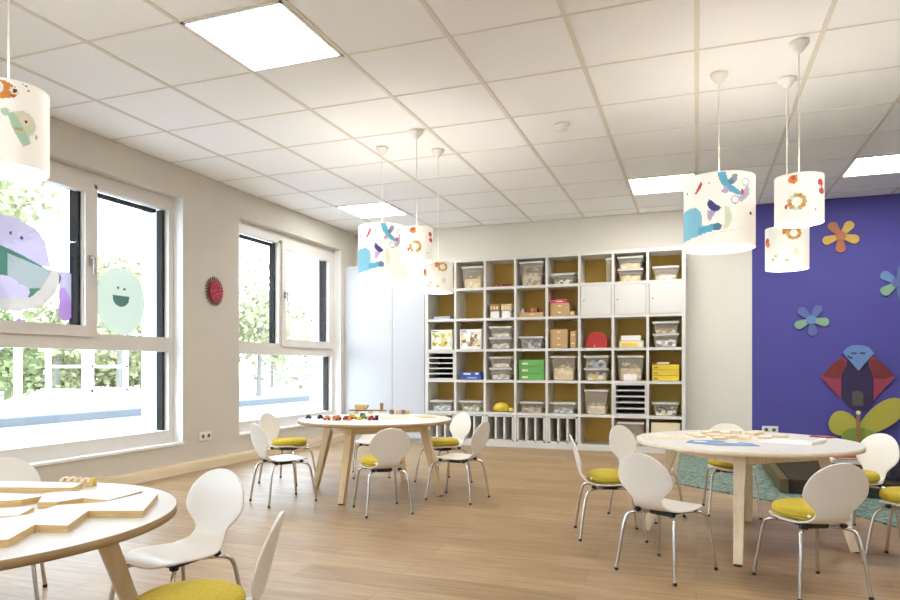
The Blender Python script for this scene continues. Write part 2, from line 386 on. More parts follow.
def post(x, y, h, lab):
    r = empty('fence_post', (x, y, -.08), label=lab, category='post', group='white posts in the yard')
    MB().box(-.05, .05, -.05, .05, 0, h, M['reveal']).build('post', r); MB().box(-.08, .08, -.08, .08, h, h+.05, M['reveal']).build('cap', r)
post(-12.2, 9.2, 2.1, 'white post in the yard, left of the spreading tree'); post(-12.4, 13.4, 1.7, 'white post in the yard outside, farther to the right')
cl = empty('climbing_frame', (-12.9, 10.4, -.08), label='white square climbing frame standing in the yard', category='climbing frame')
for sx in (0, 1.2):
    for sy in (0, .9): MB().box(sx-.04, sx+.04, sy-.04, sy+.04, 0, 1.6, M['reveal']).build('upright', cl)
for z in (.5, 1.0, 1.5):
    MB().box(-.04, 1.24, -.03, .03, z, z+.06, M['reveal']).box(-.04, 1.24, .87, .93, z, z+.06, M['reveal']).build('rail', cl)

# ------------------------------------------------------------------ ceiling fittings
def light_panel(i, j, lab):
    x0, y0 = GX+i*GP, GY+j*GP
    r = empty('ceiling_light', (x0+GP/2, y0+GP/2, ZC), label=lab, category='ceiling light', group='square ceiling light panels')
    h = GP/2-.008
    f = MB(); t = .018
    f.box(-h, h, -h, -h+t, -.006, .006, M['alu']).box(-h, h, h-t, h, -.006, .006, M['alu']).box(-h, -h+t, -h, h, -.006, .006, M['alu']).box(h-t, h, -h, h, -.006, .006, M['alu'])
    f.build('frame', r); MB().box(-h+t, h-t, -h+t, h-t, -.003, .004, M['panel']).build('diffuser', r)
light_panel(-2, -1, 'large bright square ceiling panel at the top left, nearest of all')
light_panel(-4, 5, 'small bright ceiling panel near the far end of the window wall')
light_panel(1, 5, 'bright ceiling panel above the right end of the cube shelf')
light_panel(4, 5, 'bright ceiling panel in front of the violet-blue wall at far right')
light_panel(4, -1, 'ceiling panel over the right half of the room, out of view')
light_panel(-2, -6, 'ceiling panel behind the viewpoint on the window side')
light_panel(3, -6, 'ceiling panel behind the viewpoint on the inner side')
sd = empty('smoke_detector', (-.92, 4.88, ZC), label='round white smoke detector on the ceiling above the room centre', category='smoke detector')
MB().lathe([(.001, 0), (.055, 0), (.055, -.014), (.045, -.018), (.001, -.018)], M['canopy'], 28).build('base', sd)
MB().lathe([(.044, -.018), (.046, -.03), (.03, -.044), (.001, -.046)], M['alu'], 28).build('sensor_cap', sd)

def shade_mesh(R, H, motifs, face, inv=False):
    """cylinder of paper with the motifs printed on; motif coords: x -1..1 across the side turned to angle `face`, y 0..1 from top"""
    s = MB(); NA, NZ = 200, 64
    mats = [M['shade']]+[q[0] for q in motifs]
    vs = [(R*math.cos(2*PI*a/NA), R*math.sin(2*PI*a/NA), -H*j/NZ) for j in range(NZ+1) for a in range(NA)]
    groups = {}
    for j in range(NZ):
        for a in range(NA):
            th = 2*PI*(a+.5)/NA-face; th = (th+PI) % (2*PI)-PI
            x = math.sin(th); y = (j+.5)/NZ; m = 0
            if abs(th) > PI/2: x = x*.9+(.0); m = 0; back = True
            else: back = False
            if not back or True:
                for k, (mm, P) in enumerate(motifs):
                    if inpoly(x if not back else -x, y if not back else (y+.03), P): m = k+1
            groups.setdefault(m, []).append((j*NA+a, (j+1)*NA+a, (j+1)*NA+(a+1) % NA, j*NA+(a+1) % NA))
    o = len(s.v); s.v += vs
    for m, fs in groups.items():
        k = s.mi(mats[m])
        for f in fs: s.f.append(f); s.m.append(k); s.sm.append(True)
    s.lathe([(R-.003, 0), (R-.003, -H)], M['shade'], 64)
    s.lathe([(R-.003, 0), (R, 0), (R+.0005, -.006), (R, -.006)], M['shade'], 64); s.lathe([(R-.003, -H), (R, -H)], M['shade'], 64)
    return s

def ringp(cx, cy, r, ry, m, n=9, k=.16):
    return [(m[i % len(m)], circ(cx+r*math.cos(2*PI*i/n), cy+ry*math.sin(2*PI*i/n), r*k*2.2, ry*k*2.2, 8)) for i in range(n)]
BIG = [(LM['teal'], [(-.05, .02), (.16, .0), (.28, .17), (.5, .26), (.64, .3), (.52, .34), (.2, .27), (.02, .14)]),
       (LM['grey'], [(.27, .13), (.38, .04), (.5, .06), (.48, .13), (.36, .2)]), (LM['slate'], [(.22, .14), (.34, .1), (.4, .17), (.3, .2)]),
       (LM['lilac'], [(.04, .3), (.16, .2), (.27, .27), (.2, .31)]),
       (LM['ink'], circ(.71, .15, .1, .06)), (LM['white'], circ(.71, .15, .07, .04)), (LM['ink'], circ(.43, .4, .12, .065)), (LM['white'], circ(.43, .4, .09, .045)),
       (LM['ink'], [(.5, .4), (.72, .2), (.8, .22), (.8, .32), (.6, .44)]), (LM['lilac'], [(.56, .37), (.7, .26), (.75, .32), (.62, .4)]), (LM['red'], circ(.62, .29, .04, .04)),
       (LM['red'], [(-.66, .26), (-.58, .19), (-.5, .11), (-.44, .13), (-.5, .2), (-.6, .26)]),
       (LM['sky'], [(-1, .47), (-.9, .45), (-.78, .445), (-.62, .46), (-.5, .52), (-.46, .6), (-.46, .78), (-.2, .76), (-.2, .82), (-.6, .87), (-1, .9)]),
       (LM['teal'], [(-.56, .75), (-.1, .715), (-.1, .815), (-.56, .84)]), (LM['slate'], circ(-.04, .765, .12, .055)),
       (LM['pale'], [(.14, .47), (.26, .5), (.34, .6), (.33, .7), (.24, .78), (.1, .82), (.16, .7), (.14, .58)]),
       (LM['navy'], [(-.27, .37), (.07, .51), (.0, .54), (-.16, .545), (-.28, .49), (-.32, .43)]), (LM['lilac'], [(-.3, .52), (-.06, .55), (-.25, .68), (-.3, .64)]),
       (LM['dark'], circ(.84, .57, .035, .02)), (LM['dark'], circ(-.88, .22, .02, .012)), (LM['dark'], circ(-.28, .15, .015, .01)),
       (LM['cream'], [(-.2, .85), (.6, .8), (.6, .81), (-.2, .86)])]
SMALL = [(LM['orange'], [(-.4, .06), (-.08, .04), (-.04, .17), (-.2, .24), (-.42, .18)]), (LM['red'], circ(-.22, .1, .08, .05))] + \
    ringp(-.08, .62, .3, .14, [LM['olive'], LM['orange'], LM['olive'], LM['pale']], 11) + \
    [(LM['red'], circ(.82, .22, .1, .08)), (LM['red'], circ(.86, .38, .1, .08)), (LM['cream'], circ(.8, .31, .05, .04)), (LM['red'], circ(-.5, .7, .06, .05)), (LM['dark'], circ(.64, .8, .03, .02))]
SMALL2 = [(LM['orange'], [(-.22, .06), (.05, .05), (.06, .2), (-.18, .22)])] + ringp(.3, .2, .26, .12, [LM['olive'], LM['orange'], LM['olive']], 11) + \
    [(LM['red'], circ(-.88, .34, .09, .1)), (LM['orange'], circ(-.84, .42, .08, .06)), (LM['olive'], circ(-.62, .8, .07, .04)), (LM['olive'], circ(-.5, .72, .08, .03)), (LM['orange'], circ(-.02, .84, .1, .03)), (LM['pale'], circ(.4, .65, .14, .1))]
FISH = [(LM['orange'], circ(-.12, .14, .62, .12, 24)), (LM['brown'], [(-.7, .0), (.1, .01), (.0, .05), (-.6, .06)]), (LM['white'], circ(-.05, .12, .22, .085)), (LM['olive'], circ(-.12, .26, .2, .03)),
        (LM['cream'], circ(.4, .13, .1, .045)), (LM['dark'], circ(.42, .13, .05, .025)), (LM['brown'], [(.3, .19), (.48, .18), (.4, .22)]),
        (LM['dark'], circ(.68, .04, .02, .012)), (LM['dark'], circ(.74, .08, .02, .012)), (LM['dark'], circ(.62, .03, .015, .01)),
        (LM['pale'], circ(.62, .5, .3, .15, 22)), (LM['mint'], [(.25, .42), (.4, .38), (.7, .62), (.8, .72), (.62, .78), (.4, .62)]), (LM['cream'], circ(.66, .46, .14, .065)), (LM['dark'], circ(.68, .47, .025, .014)),
        (LM['mint'], circ(.2, .4, .1, .05)), (LM['olive'], [(.4, .57), (.6, .57), (.6, .59), (.4, .59)]), (LM['olive'], circ(.93, .62, .03, .03))]
FISH = [(m_, [(a-.28, b) for a, b in p_]) for m_, p_ in FISH]
def lamp(x, y, R, z1, z0, motifs, lab, canopy=True):
    face = math.atan2(-y, -x)
    r = empty('pendant_lamp', (x, y, z1), label=lab, category='lamp', group='pendant lamps with printed drum shades')
    shade_mesh(R, z1-z0, motifs, face).build('lamp_shade', r)
    hc = ZC-z1
    MB().lathe([(.001, hc), (.052, hc), (.05, hc-.012), (.02, hc-.052), (.006, hc-.062), (.001, hc-.062)], M['canopy'], 28).build('canopy', r)
    MB().tube([(0, 0, hc-.055), (0, 0, -.03)], .0035, M['cord'], 8).build('cord', r)
    f = MB()
    for k in range(3):
        a = k*2*PI/3+.4; f.tube([(.02*math.cos(a), .02*math.sin(a), -.03), (R*.995*math.cos(a), R*.995*math.sin(a), -.012)], .002, M['alu'], 6)
    f.lathe([(.001, -.01), (.02, -.01), (.022, -.06), (.001, -.06)], M['canopy'], 16); f.build('shade_ring', r)
    MB().ball((0, 0, -.10), .032, M['bulb'], 16, (1, 1, 1.25)).build('bulb', r)
lamp(-2.41, 1.78, .132, 1.97, 1.67, FISH, 'drum lamp with an orange fish print, cut off by the left edge of the photo')
lamp(-2.383, 4.894, .190, 2.07, 1.642, BIG, 'big drum lamp with blue bird print over the middle table')
lamp(-1.967, 4.629, .122, 1.975, 1.73, SMALL, 'small drum lamp overlapping the right side of the big lamp over the middle table')
lamp(-1.976, 5.096, .12, 1.79, 1.545, SMALL2, 'lowest small drum lamp over the middle table, in front of the cube shelf corner')
lamp(.130, 4.362, .202, 2.07, 1.652, BIG, 'big drum lamp with blue bird print over the right table')
lamp(.527, 4.087, .122, 1.972, 1.722, SMALL, 'upper small drum lamp with flower ring print over the right table')
lamp(.524, 4.579, .122, 1.79, 1.54, SMALL2, 'lower small drum lamp hanging just before the violet-blue wall')

# ------------------------------------------------------------------ things on the walls
o = empty('wall_ornament', (XL, 5.18, 1.655), label='round crimson ornament with a dark spiky rim hanging between the windows', category='wall ornament')
sp = MB(); n = 26
sp.prism([((.135 if i % 2 else .098)*math.cos(PI*i/n), (.14 if i % 2 else .105)*math.sin(PI*i/n)) for i in range(2*n)], .002, .010, mat('spike_brown', S(122, 96, 82), .7), axis='x').build('spiky_rim', o)
ds = MB().prism([(.088*math.cos(PI*i/20), .1*math.sin(PI*i/20)) for i in range(40)], .01, .03, mat('crimson_lacquer', S(164, 28, 70), .5), axis='x')
ds.build('disc', o)
dt = MB()
for k in range(22):
    a = k*2.399; q = .083*math.sqrt(k/22); dt.ball((.031, q*math.cos(a), q*1.1*math.sin(a)), .0065, PM['orange'] if k % 3 else PM['wine'], 8, (.5, 1, 1))
dt.build('dots', o)

def outlet(x, y, z, rz, lab):
    r = empty('power_outlet', (x, y, z), rz, label=lab, category='power outlet', group='double power outlets')
    MB().bbox(-.08, .08, 0, .01, -.04, .04, M['alu'], .003).build('cover_plate', r)
    for s in (-1, 1):
        MB().prism(circ(s*.038, 0, .024), .0101, .0125, M['white'], axis='y').prism(circ(s*.038, 0, .018), .0125, .013, PM['darkgrey'], axis='y').build('socket', r)
outlet(XL, 5.055, .30, -PI/2, 'white double socket low on the wall below the crimson ornament')
outlet(.751, YB-.004, .262, PI, 'white double socket low on the violet-blue wall behind the right table')

def film(n, c, k=.055):
    """coloured film on glass: tints what is behind it and scatters daylight through"""
    m = bpy.data.materials.new('film_'+n); m.use_nodes = True; nt = m.node_tree; nt.nodes.remove(nt.nodes['Principled BSDF'])
    tr = nt.nodes.new('ShaderNodeBsdfTransparent'); tr.inputs[0].default_value = tuple(v*k*1.5 for v in c[:3])+(1,)
    tl = nt.nodes.new('ShaderNodeBsdfTranslucent'); tl.inputs[0].default_value = tuple(v*.28 for v in c[:3])+(1,)
    mx = nt.nodes.new('ShaderNodeMixShader'); mx.inputs[0].default_value = .72
    nt.links.new(tr.outputs[0], mx.inputs[1]); nt.links.new(tl.outputs[0], mx.inputs[2])
    nt.links.new(mx.outputs[0], nt.nodes['Material Output'].inputs['Surface']); return m
FL = dict(lil=film('lilac', S(240, 218, 236)), teal=film('teal', S(108, 150, 130)), grey=film('grey', S(206, 206, 198)), pink=film('pink', S(250, 230, 212)),
          pur=film('purple', S(222, 168, 230)), dk=film('dark', S(104, 134, 116)), ink=film('ink', S(110, 100, 140)))
FL['green'] = film('green', S(252, 254, 226), .12)
def sticker(y, z, name, lab, cat, layers, xo=-.0135, c=.006):
    """one sheet of film; later layers replace earlier ones where they overlap"""
    ys = [q[0] for _, P in layers for q in P]; zs = [q[1] for _, P in layers for q in P]
    y0, y1, z0, z1 = min(ys), max(ys), min(zs), max(zs); s = MB(); nx = int((y1-y0)/c)+1; nz = int((z1-z0)/c)+1
    for i in range(nx):
        for j in range(nz):
            m = None; a, b = y0+(i+.5)*c, z0+(j+.5)*c
            for mm, P in layers:
                if inpoly(a, b, P): m = mm
            if m: s.add([(xo, a-c/2, b-c/2), (xo, a+c/2, b-c/2), (xo, a+c/2, b+c/2), (xo, a-c/2, b+c/2)], [(0, 1, 2, 3)], m)
    s.build(name, loc=(XL-.1, y, z), label=lab, category=cat)
F = FL
sticker(3.30, 1.545, 'monster_window_sticker', 'large lilac and pink open-mouthed monster sticker on the big window sash', 'window sticker', [
    (F['pink'], [(-.5, -.16), (-.3, -.2), (0, -.22), (.2, -.17), (.30, -.07), (.35, .05), (.33, .10), (.2, .1), (-.5, .1)]),
    (F['lil'], [(-.5, .18), (-.5, .38), (-.2, .43), (.0, .42), (.14, .38), (.22, .3), (.26, .12), (0, .12)]),
    (F['teal'], [(-.5, .3), (-.2, .24), (.02, .18), (.27, .09), (.18, -.05), (.1, -.12), (.02, -.08), (-.1, -.06), (-.5, -.02)]),
    (F['grey'], [(-.06, .17), (.27, .09), (.19, -.04), (.06, -.06), (-.06, .02)]),
    (F['lil'], circ(-.1, -.06, .13, .08)), (F['lil'], circ(.03, -.08, .07, .05)),
    (F['ink'], circ(-.04, .31, .011)), (F['ink'], circ(.04, .29, .012)),
    (F['pur'], [(-.14, -.2), (-.125, -.2), (-.13, -.3), (-.145, -.3)]), (F['pur'], [(.02, -.215), (.034, -.215), (.032, -.3), (.02, -.3)]),
    (F['pur'], [(-.2, -.32), (-.08, -.32), (-.1, -.29), (-.14, -.27), (-.18, -.29)]), (F['pur'], [(-.04, -.32), (.09, -.32), (.07, -.29), (.025, -.265), (-.02, -.29)])])
sticker(3.68, 1.48, 'purple_window_sticker', 'narrow purple column sticker at the right of the big sash', 'window sticker', [
    (F['lil'], [(-.05, -.1), (.05, -.1), (.05, .16), (0, .17), (-.05, .16)]), (F['pur'], [(-.055, -.1), (-.04, -.0), (-.04, .04), (.0, .05), (.03, .0), (.05, -.05), (.055, -.17), (0, -.2), (-.055, -.17)])])
sticker(4.22, 1.48, 'smiley_window_sticker', 'pale green smiling face sticker on the narrow fixed pane', 'window sticker', [
    (F['green'], circ(0, -.0, .25, .275, 28)), (F['dk'], [(-.085, .04), (.085, .04), (.08, .0), (.05, -.035), (0, -.05), (-.05, -.035), (-.08, .0)]),
    (F['ink'], circ(-.03, .105, .012)), (F['ink'], circ(.035, .1, .012))], -.0385)
sticker(6.90, 1.58, 'leaf_window_sticker', 'tiny green sticker low on the farther window sash', 'window sticker', [(F['dk'], [(-.02, 0), (0, .03), (.03, .0), (.0, -.03)])])
sticker(7.06, 1.50, 'flag_window_sticker', 'tiny dark sticker right of the green one on the farther window', 'window sticker', [(F['ink'], [(-.02, 0), (.02, .03), (.03, -.01)])])

def flower(x, z, R, cols, cen, lab, rot=.3):
    r = empty('flower_cutout', (x, YB-.004, z), label=lab, category='wall flower', group='painted wooden flowers on the violet-blue wall')
    for k in range(5):
        a = rot+k*2*PI/5; p = []
        for i in range(15):
            t = i/14; u = (t-.5)*PI; p.append((R*.74+R*.26*math.cos(u), R*.27*math.sin(u)))
        p = [(R*.12, -R*.13)]+p+[(R*.12, R*.13)]
        pts = [(q[0]*math.cos(a)-q[1]*math.sin(a), q[0]*math.sin(a)+q[1]*math.cos(a)) for q in p]
        MB().prism(pts, -.016-.001*(k % 3), 0, PM[cols[k % len(cols)]], axis='y').build('petal', r)
    if cen: MB().prism(circ(0, 0, R*.28), -.024, -.0165, PM[cen], axis='y').build('centre', r)
flower(1.42, 2.31, .175, ['fyel', 'forange', 'fyel', 'forange', 'fyel'], 'forange', 'yellow and orange five-petal flower cutout, highest on the violet-blue wall', .93)
flower(1.145, 1.44, .17, ['fslate', 'fslate', 'fgreen', 'fslate', 'fgreen'], 'fblue', 'blue and pale green flower cutout left of the winged figure', 1.05)
flower(1.93, 1.80, .18, ['fslate', 'fblue', 'fgreen', 'fslate', 'fslate'], 'fslate', 'blue and green flower cutout at the right edge of the photo', 1.27)

bx, bz = 1.57, .773
r = empty('winged_figure_cutout', (bx, YB-.004, bz), label='dark winged figure cutout with red diamond wings and a light blue fan head', category='wall figure')
k = 1/96*1.02   # metres per photograph pixel on this wall
def px(pts, cx=857, cy=383): return [((x-cx)*k*.86, (cy-y)*k) for x, y in pts]
MB().prism(px([(846, 362), (842, 372), (842, 398), (849, 407), (857, 411), (866, 409), (874, 400), (874, 374), (869, 364), (857, 358)]), -.012, 0, PM['plum'], axis='y').build('body', r)
MB().prism(px([(852, 392), (858, 390), (863, 393), (863, 405), (852, 405)]), -.014, -.012, PM['darkgrey'], axis='y').build('belly', r)
for s in (1, -1):
    X = lambda pts: [((857+(x-857)*s), y) for x, y in pts]
    wg = MB().prism(px(X([(820, 377), (841, 357), (846, 360), (846, 366), (841, 377), (841, 400), (838, 396)])), -.02, -.012, PM['rose'], axis='y').build('wing', r)
    MB().prism(px(X([(822, 376), (830, 366), (840, 359), (845, 361), (845, 368), (840, 378), (832, 379)])), -.023, -.02, PM['wine'], axis='y').build('feather_panel', wg)
fan = [(842, 353), (847, 348), (853, 346), (861, 346), (868, 348), (873, 354), (858, 371)]
hd = MB().prism(px(fan), -.032, -.012, PM['fblue'], axis='y').build('head', r)
MB().prism(px([(850, 353.2), (856, 353), (856, 354.6), (851, 354.8)]), -.034, -.032, PM['plum'], axis='y').build('eyelid', hd)
MB().prism(px([(859, 353), (865, 353), (864, 354.8), (859, 354.6)]), -.034, -.032, PM['plum'], axis='y').build('eyelid', hd)
MB().prism(px([(847, 355), (849, 357), (852, 358), (852, 359.5), (849, 359), (847, 357)]), -.034, -.032, PM['plum'], axis='y').build('smile', hd)

r = empty('butterfly_cutout', (bx, YB-.004, .35), label='yellow-green butterfly cutout below the winged figure', category='wall butterfly')
def lobe(cx, cy, a, L, W, m, nm, y0=-.05, y1=-.034):
    pts = []
    for i in range(24):
        t = 2*PI*i/24; x, y = L*math.cos(t), W*math.sin(t)*(1+.25*math.cos(t))
        pts.append((cx+x*math.cos(a)-y*math.sin(a), cy+x*math.sin(a)+y*math.cos(a)))
    return MB().prism(pts, y0, y1, m, axis='y').build(nm, r)
YG = mat('yellow_green_paint', S(176, 168, 66), .6); YD = mat('olive_green_paint', S(128, 146, 56), .6)
lobe(-.13, .0, 2.9, .135, .125, YG, 'wing'); lobe(.20, .07, .72, .27, .115, YG, 'wing')
lobe(-.065, -.12, 4.1, .09, .075, YD, 'lower_wing', -.054, -.0505); lobe(.075, -.12, -.95, .09, .075, YD, 'lower_wing', -.054, -.0505)
MB().prism([(-.014, -.26), (.014, -.26), (.016, .10), (-.016, .10)], -.066, -.0545, PM['brown'], axis='y').build('body', r)
MB().prism(circ(0, .12, .02), -.066, -.05, PM['cream'], axis='y').build('head', r)

# ------------------------------------------------------------------ cabinet + cube shelf
SY, SD = 7.62, .375
cb = empty('tall_cabinet', (-3.57, SY, 0), label='tall white two-door cabinet in the corner beside the cube shelf', category='cabinet')
MB().box(-.44, .44, .02, SD, .05, 2.237, M['cab']).box(-.43, .43, .04, SD, 0, .05, M['cab']).build('body', cb)
for s in (-1, 1):
    d = MB().bbox(min(s*.002, s*.438), max(s*.002, s*.438), 0, .018, .055, 2.232, M['cab'], .002).build('door', cb)
    MB().tube([(s*.035, -.0, 1.40), (s*.035, -.022, 1.405), (s*.035, -.022, 1.525), (s*.035, -.0, 1.53)], .005, M['alu'], 8).build('handle', d)
MB().box(XL+.001, -4.013, SY+.05, SY+.07, .0, 2.237, M['cab']).build('filler_board', label='narrow white filler strip between the cabinet and window wall', category='filler strip')

SX0, CP = -3.105, .3725
ZL = [.045, .39, .771, 1.14, 1.507, 1.873, 2.222]
sh = empty('cube_shelf', (SX0, SY, 0), label='large white cube shelf with mustard backs along the back wall', category='shelf')
T = .016
cr = MB()
for i in range(9): x = i*CP; t = .019 if i in (0, 8) else T*.85; cr.box(x-t, x+t, 0, SD, 0, 2.24, M['white'])
for i, z in enumerate(ZL):
    for cI in range(8):
        cr.box(cI*CP+.012, (cI+1)*CP-.012, .001, SD, z-T*(1.3 if i in (0, 6) else .95), z+T*(1.1 if i in (0, 6) else .95), M['white'])
cr.box(.01, 8*CP-.01, .004, SD, 0, .04, M['white'])
cr.build('frame', sh)
for cI in range(8):
    for rI in range(6): MB().box(cI*CP+.013, (cI+1)*CP-.013, SD-.012, SD-.006, ZL[rI]+.015, ZL[rI+1]-.015, M['mustard']).build('back_panel', sh)
def zr(row): return ZL[6-row]+T+.002      # cell floor for photo row 1..6 (from the top)
def zt(row): return ZL[7-row]-T-.002
for cI in (5, 6, 7):
    d = MB().bbox(cI*CP+.018, (cI+1)*CP-.018, -.002, .016, zr(2), zt(2), M['white'], .002).build('door', sh)
    MB().lathe([(.001, .018), (.007, .018), (.009, .012), (.005, .004), (.005, 0)], M['chrome'], 12).build('knob', d, loc=(cI*CP+.055, -.002, (zr(2)+zt(2))/2+.0))
for o in bpy.data.objects:
    if o.name.startswith('knob'): o.rotation_euler = (PI/2, 0, 0)
for cI, row in ((0, 4), (6, 5)):
    ins = MB(); a, b = cI*CP+.018, (cI+1)*CP-.018; z0, z1 = zr(row), zt(row)
    ins.box(a, a+.012, .004, SD-.02, z0, z1, M['white']).box(b-.012, b, .004, SD-.02, z0, z1, M['white'])
    for k in range(6): z = z0+(z1-z0-.014)*k/5; ins.box(a+.01, b-.01, .003, SD-.02, z, z+.014, M['white'])
    ins.box(a, b, SD-.03, SD-.02, z0, z1, PM['black']); ins.build('slot_insert', sh)
for cI in range(5):
    ins = MB(); a, b = cI*CP+.018, (cI+1)*CP-.018; z0, z1 = zr(6), zt(6)
    ins.box(a, b, .003, SD-.02, z0, z0+.02, M['white']).box(a, b, .003, SD-.02, z1-.018, z1, M['white'])
    for k in range(4): x = a+(b-a-.022)*k/3; ins.box(x, x+.022, .003, SD-.02, z0, z1, M['white'])
    ins.box(a, b, SD-.03, SD-.02, z0, z1, PM['brown']); ins.build('upright_divider', sh)

COLN = ['first', 'second', 'third', 'fourth', 'fifth', 'sixth', 'seventh', 'eighth']
ROWN = ['top', 'second', 'third', 'fourth', 'fifth', 'bottom']
def cell(cI, row): return SX0+(cI-.5)*CP, SY, zr(row)
def where(cI, row): return '%s cell, %s row' % (COLN[cI-1], ROWN[row-1])
FILLM = {}
def fillmat(cs):
    k = '_'.join(cs)
    if k not in FILLM: FILLM[k] = mat_patches('toys_'+k, [COLS[q] for q in cs], 28)
    return FILLM[k]
def tub(cI, row, w, h, lab, fill=None, fh=.5, z=0, dx=0, dy=.02, lid=True, d=.30, taper=.02, cat='storage box'):
    x, y, zz = cell(cI, row)
    r = empty('storage_tub', (x+dx, y+dy, zz+z), label=lab+', '+where(cI, row), category=cat, group='clear storage tubs in the cube shelf')
    s = MB().frustum(-w/2, w/2, 0, d, 0, h, taper, M['clear'])
    s.build('tub', r)
    rm = MB(); e = .008
    rm.box(-w/2-e, w/2+e, -e, .006, h-.014, h, M['clear_rim']).box(-w/2-e, w/2+e, d-.006, d+e, h-.014, h, M['clear_rim'])
    rm.box(-w/2-e, -w/2+.006, .006, d-.006, h-.014, h, M['clear_rim']).box(w/2-.006, w/2+e, .006, d-.006, h-.014, h, M['clear_rim'])
    rm.build('rim', r)
    if lid: MB().bbox(-w/2-e, w/2+e, -e, d+e, h+.0005, h+.008, M['clear_rim'], .002).build('lid', r)
    if fill:
        m = fillmat(fill); f = MB(); rnd = random.Random(cI*7+row)
        n = 16
        for i in range(n):
            s_ = rnd.uniform(.022, .04); f.ball((rnd.uniform(-w/2+taper+.045, w/2-taper-.045), rnd.uniform(taper+.045, d-taper-.05), .006+s_*.6+rnd.random()*max(.0, h*fh-s_*1.5)), s_, m, 8, (1, 1, .6))
        f.bbox(-w/2+taper+.008, w/2-taper-.008, taper+.01, d-taper-.012, .005, .005+h*fh*.6, m, .004)
        f.build('toy_pieces', r, kind='stuff')
    return r
def cbox(name, cI, row, x0, x1, z0, z1, m, lab, cat, d=.26, dy=.03, b=.004, group=None):
    x, y, zz = cell(cI, row)
    r = empty(name, (x+(x0+x1)/2, y+dy, zz+z0), label=lab+', '+where(cI, row), category=cat)
    if group: r['group'] = group
    MB().bbox(-(x1-x0)/2, (x1-x0)/2, 0, d, 0, z1-z0, m, b).build('body', r)
    return r
def tag_box(r, rects, m, nm='label_plate'):
    for x0, x1, z0, z1 in rects: MB().box(x0, x1, -.003, 0, z0, z1, m).build(nm, r)

# row 1 (top)
tub(2, 1, .25, .25, 'tall clear tub holding pale wooden rings', ['tan', 'cream', 'tan'], .7, dx=.02)
tub(4, 1, .27, .27, 'tall clear tub filled with cardboard pieces', ['tan', 'brown', 'grey'], .85)
tub(5, 1, .25, .115, 'low clear tub with dark and white pieces', ['darkgrey', 'white', 'grey'], .6)
tub(6, 1, .05, .26, 'narrow clear file tub standing against the right side', None, 0, dx=.135, taper=.006)
tub(7, 1, .26, .13, 'lower one of two stacked tubs of pale pieces', ['tan', 'cream', 'yellow'], .7)
tub(7, 1, .26, .125, 'upper one of two stacked tubs of pale pieces', ['tan', 'cream'], .7, z=.141)
tub(8, 1, .26, .14, 'clear tub with a white bundle inside', ['tan', 'white', 'grey'], .55)
for i, (dx, c_) in enumerate([(-.02, 'red'), (.03, 'darkgrey'), (.06, 'crimson'), (.095, 'red'), (.125, 'brown')]):
    x, y, zz = cell(3, 1); o = MB().ball((0, 0, .015), .015, PM[c_], 10).box(-.02, .02, -.012, .012, 0, .012, PM[c_]).build('toy_figure', loc=(x+dx, y+.03, zz))
    o['label'] = ['small red toy leftmost of five', 'small grey toy second of five', 'small crimson toy in the middle of five', 'small red toy fourth of five', 'small brown toy rightmost of five'][i]+' in the third top cell'
    o['category'] = 'toy'; o['group'] = 'small toys in the third top cell'
# row 2
for i in range(2):
    r = cbox('picture_book', 1, 2, -.13+.01*i, .14-.005*i, .018*i, .018*i+.016, PM[['blue', 'darkgrey'][i]], ['blue book at the bottom of the flat pile', 'dark grey book on top of the flat pile'][i], 'book')
    MB().box(-.11, .1, -.001, .0, .004, .012, PM['white']).build('page_edge', r)
for i in range(2):
    x0 = -.125+.14*i
    r = cbox('white_carton', 3, 2, x0, x0+.105, 0, .075, PM['white'], ['white carton on the left, under a wooden block rack', 'white carton on the right, under a wooden block rack'][i], 'carton')
    r = cbox('wooden_block_rack', 3, 2, x0-.01, x0+.12, .078, .16, PM[['brown', 'tan'][i]], ['darker brown block rack on the left carton', 'pale block rack on the right carton'][i], 'block rack')
    tag_box(r, [(-.05+.035*k, -.03+.035*k, .02, .06) for k in range(3)], PM['cream'], 'block')
r = cbox('craft_tray', 4, 2, -.145, .14, 0, .05, M['card'], 'shallow wooden craft tray holding little bottles', 'tray')
tag_box(r, [(-.025, .035, .02, .03)], PM['cream'])
for i, (c_, hh) in enumerate([('white', .055), ('darkgrey', .045), ('red', .04), ('tan', .06), ('orange', .05), ('black', .055), ('crimson', .045)]):
    x, y, zz = cell(4, 2)
    o = MB().lathe([(.001, 0), (.014, 0), (.014, hh*.7), (.007, hh*.8), (.007, hh), (.001, hh)], PM[c_], 12).build('paint_bottle', loc=(x-.11+.036*i, y+.06+(i % 2)*.03, zz+.0505))
    o['label'] = '%s craft bottle, %s from the left in the craft tray' % (['white', 'dark grey', 'red', 'tan', 'orange', 'black', 'crimson'][i], COLN[i]); o['category'] = 'bottle'; o['group'] = 'bottles in the craft tray'
def drawers(cI, row, x0, x1, z0, z1, n, lab):
    r = cbox('cardboard_drawer_box', cI, row, x0, x1, z0, z1, M['card'], lab, 'cardboard box')
    w = x1-x0; h = (z1-z0)/n
    for k in range(n):
        d = MB().bbox(-w/2+.008, w/2-.008, -.004, 0, k*h+.006, (k+1)*h-.006, M['card'], .0015).build('drawer', r)
        MB().prism(circ(0, k*h+h*.55, .022, .009), -.008, -.004, M['card_d'], axis='y').build('handle', d)
drawers(5, 2, -.15, .07, 0, .15, 2, 'two-drawer cardboard box')
r = cbox('pink_folder_box', 5, 2, -.15, .04, .153, .19, PM['pink'], 'flat pink box lying on the cardboard drawers', 'box'); tag_box(r, [(-.03, .05, .01, .02)], PM['white'])
drawers(5, 2, .075, .13, 0, .05, 1, 'small cardboard box beside the two-drawer one')
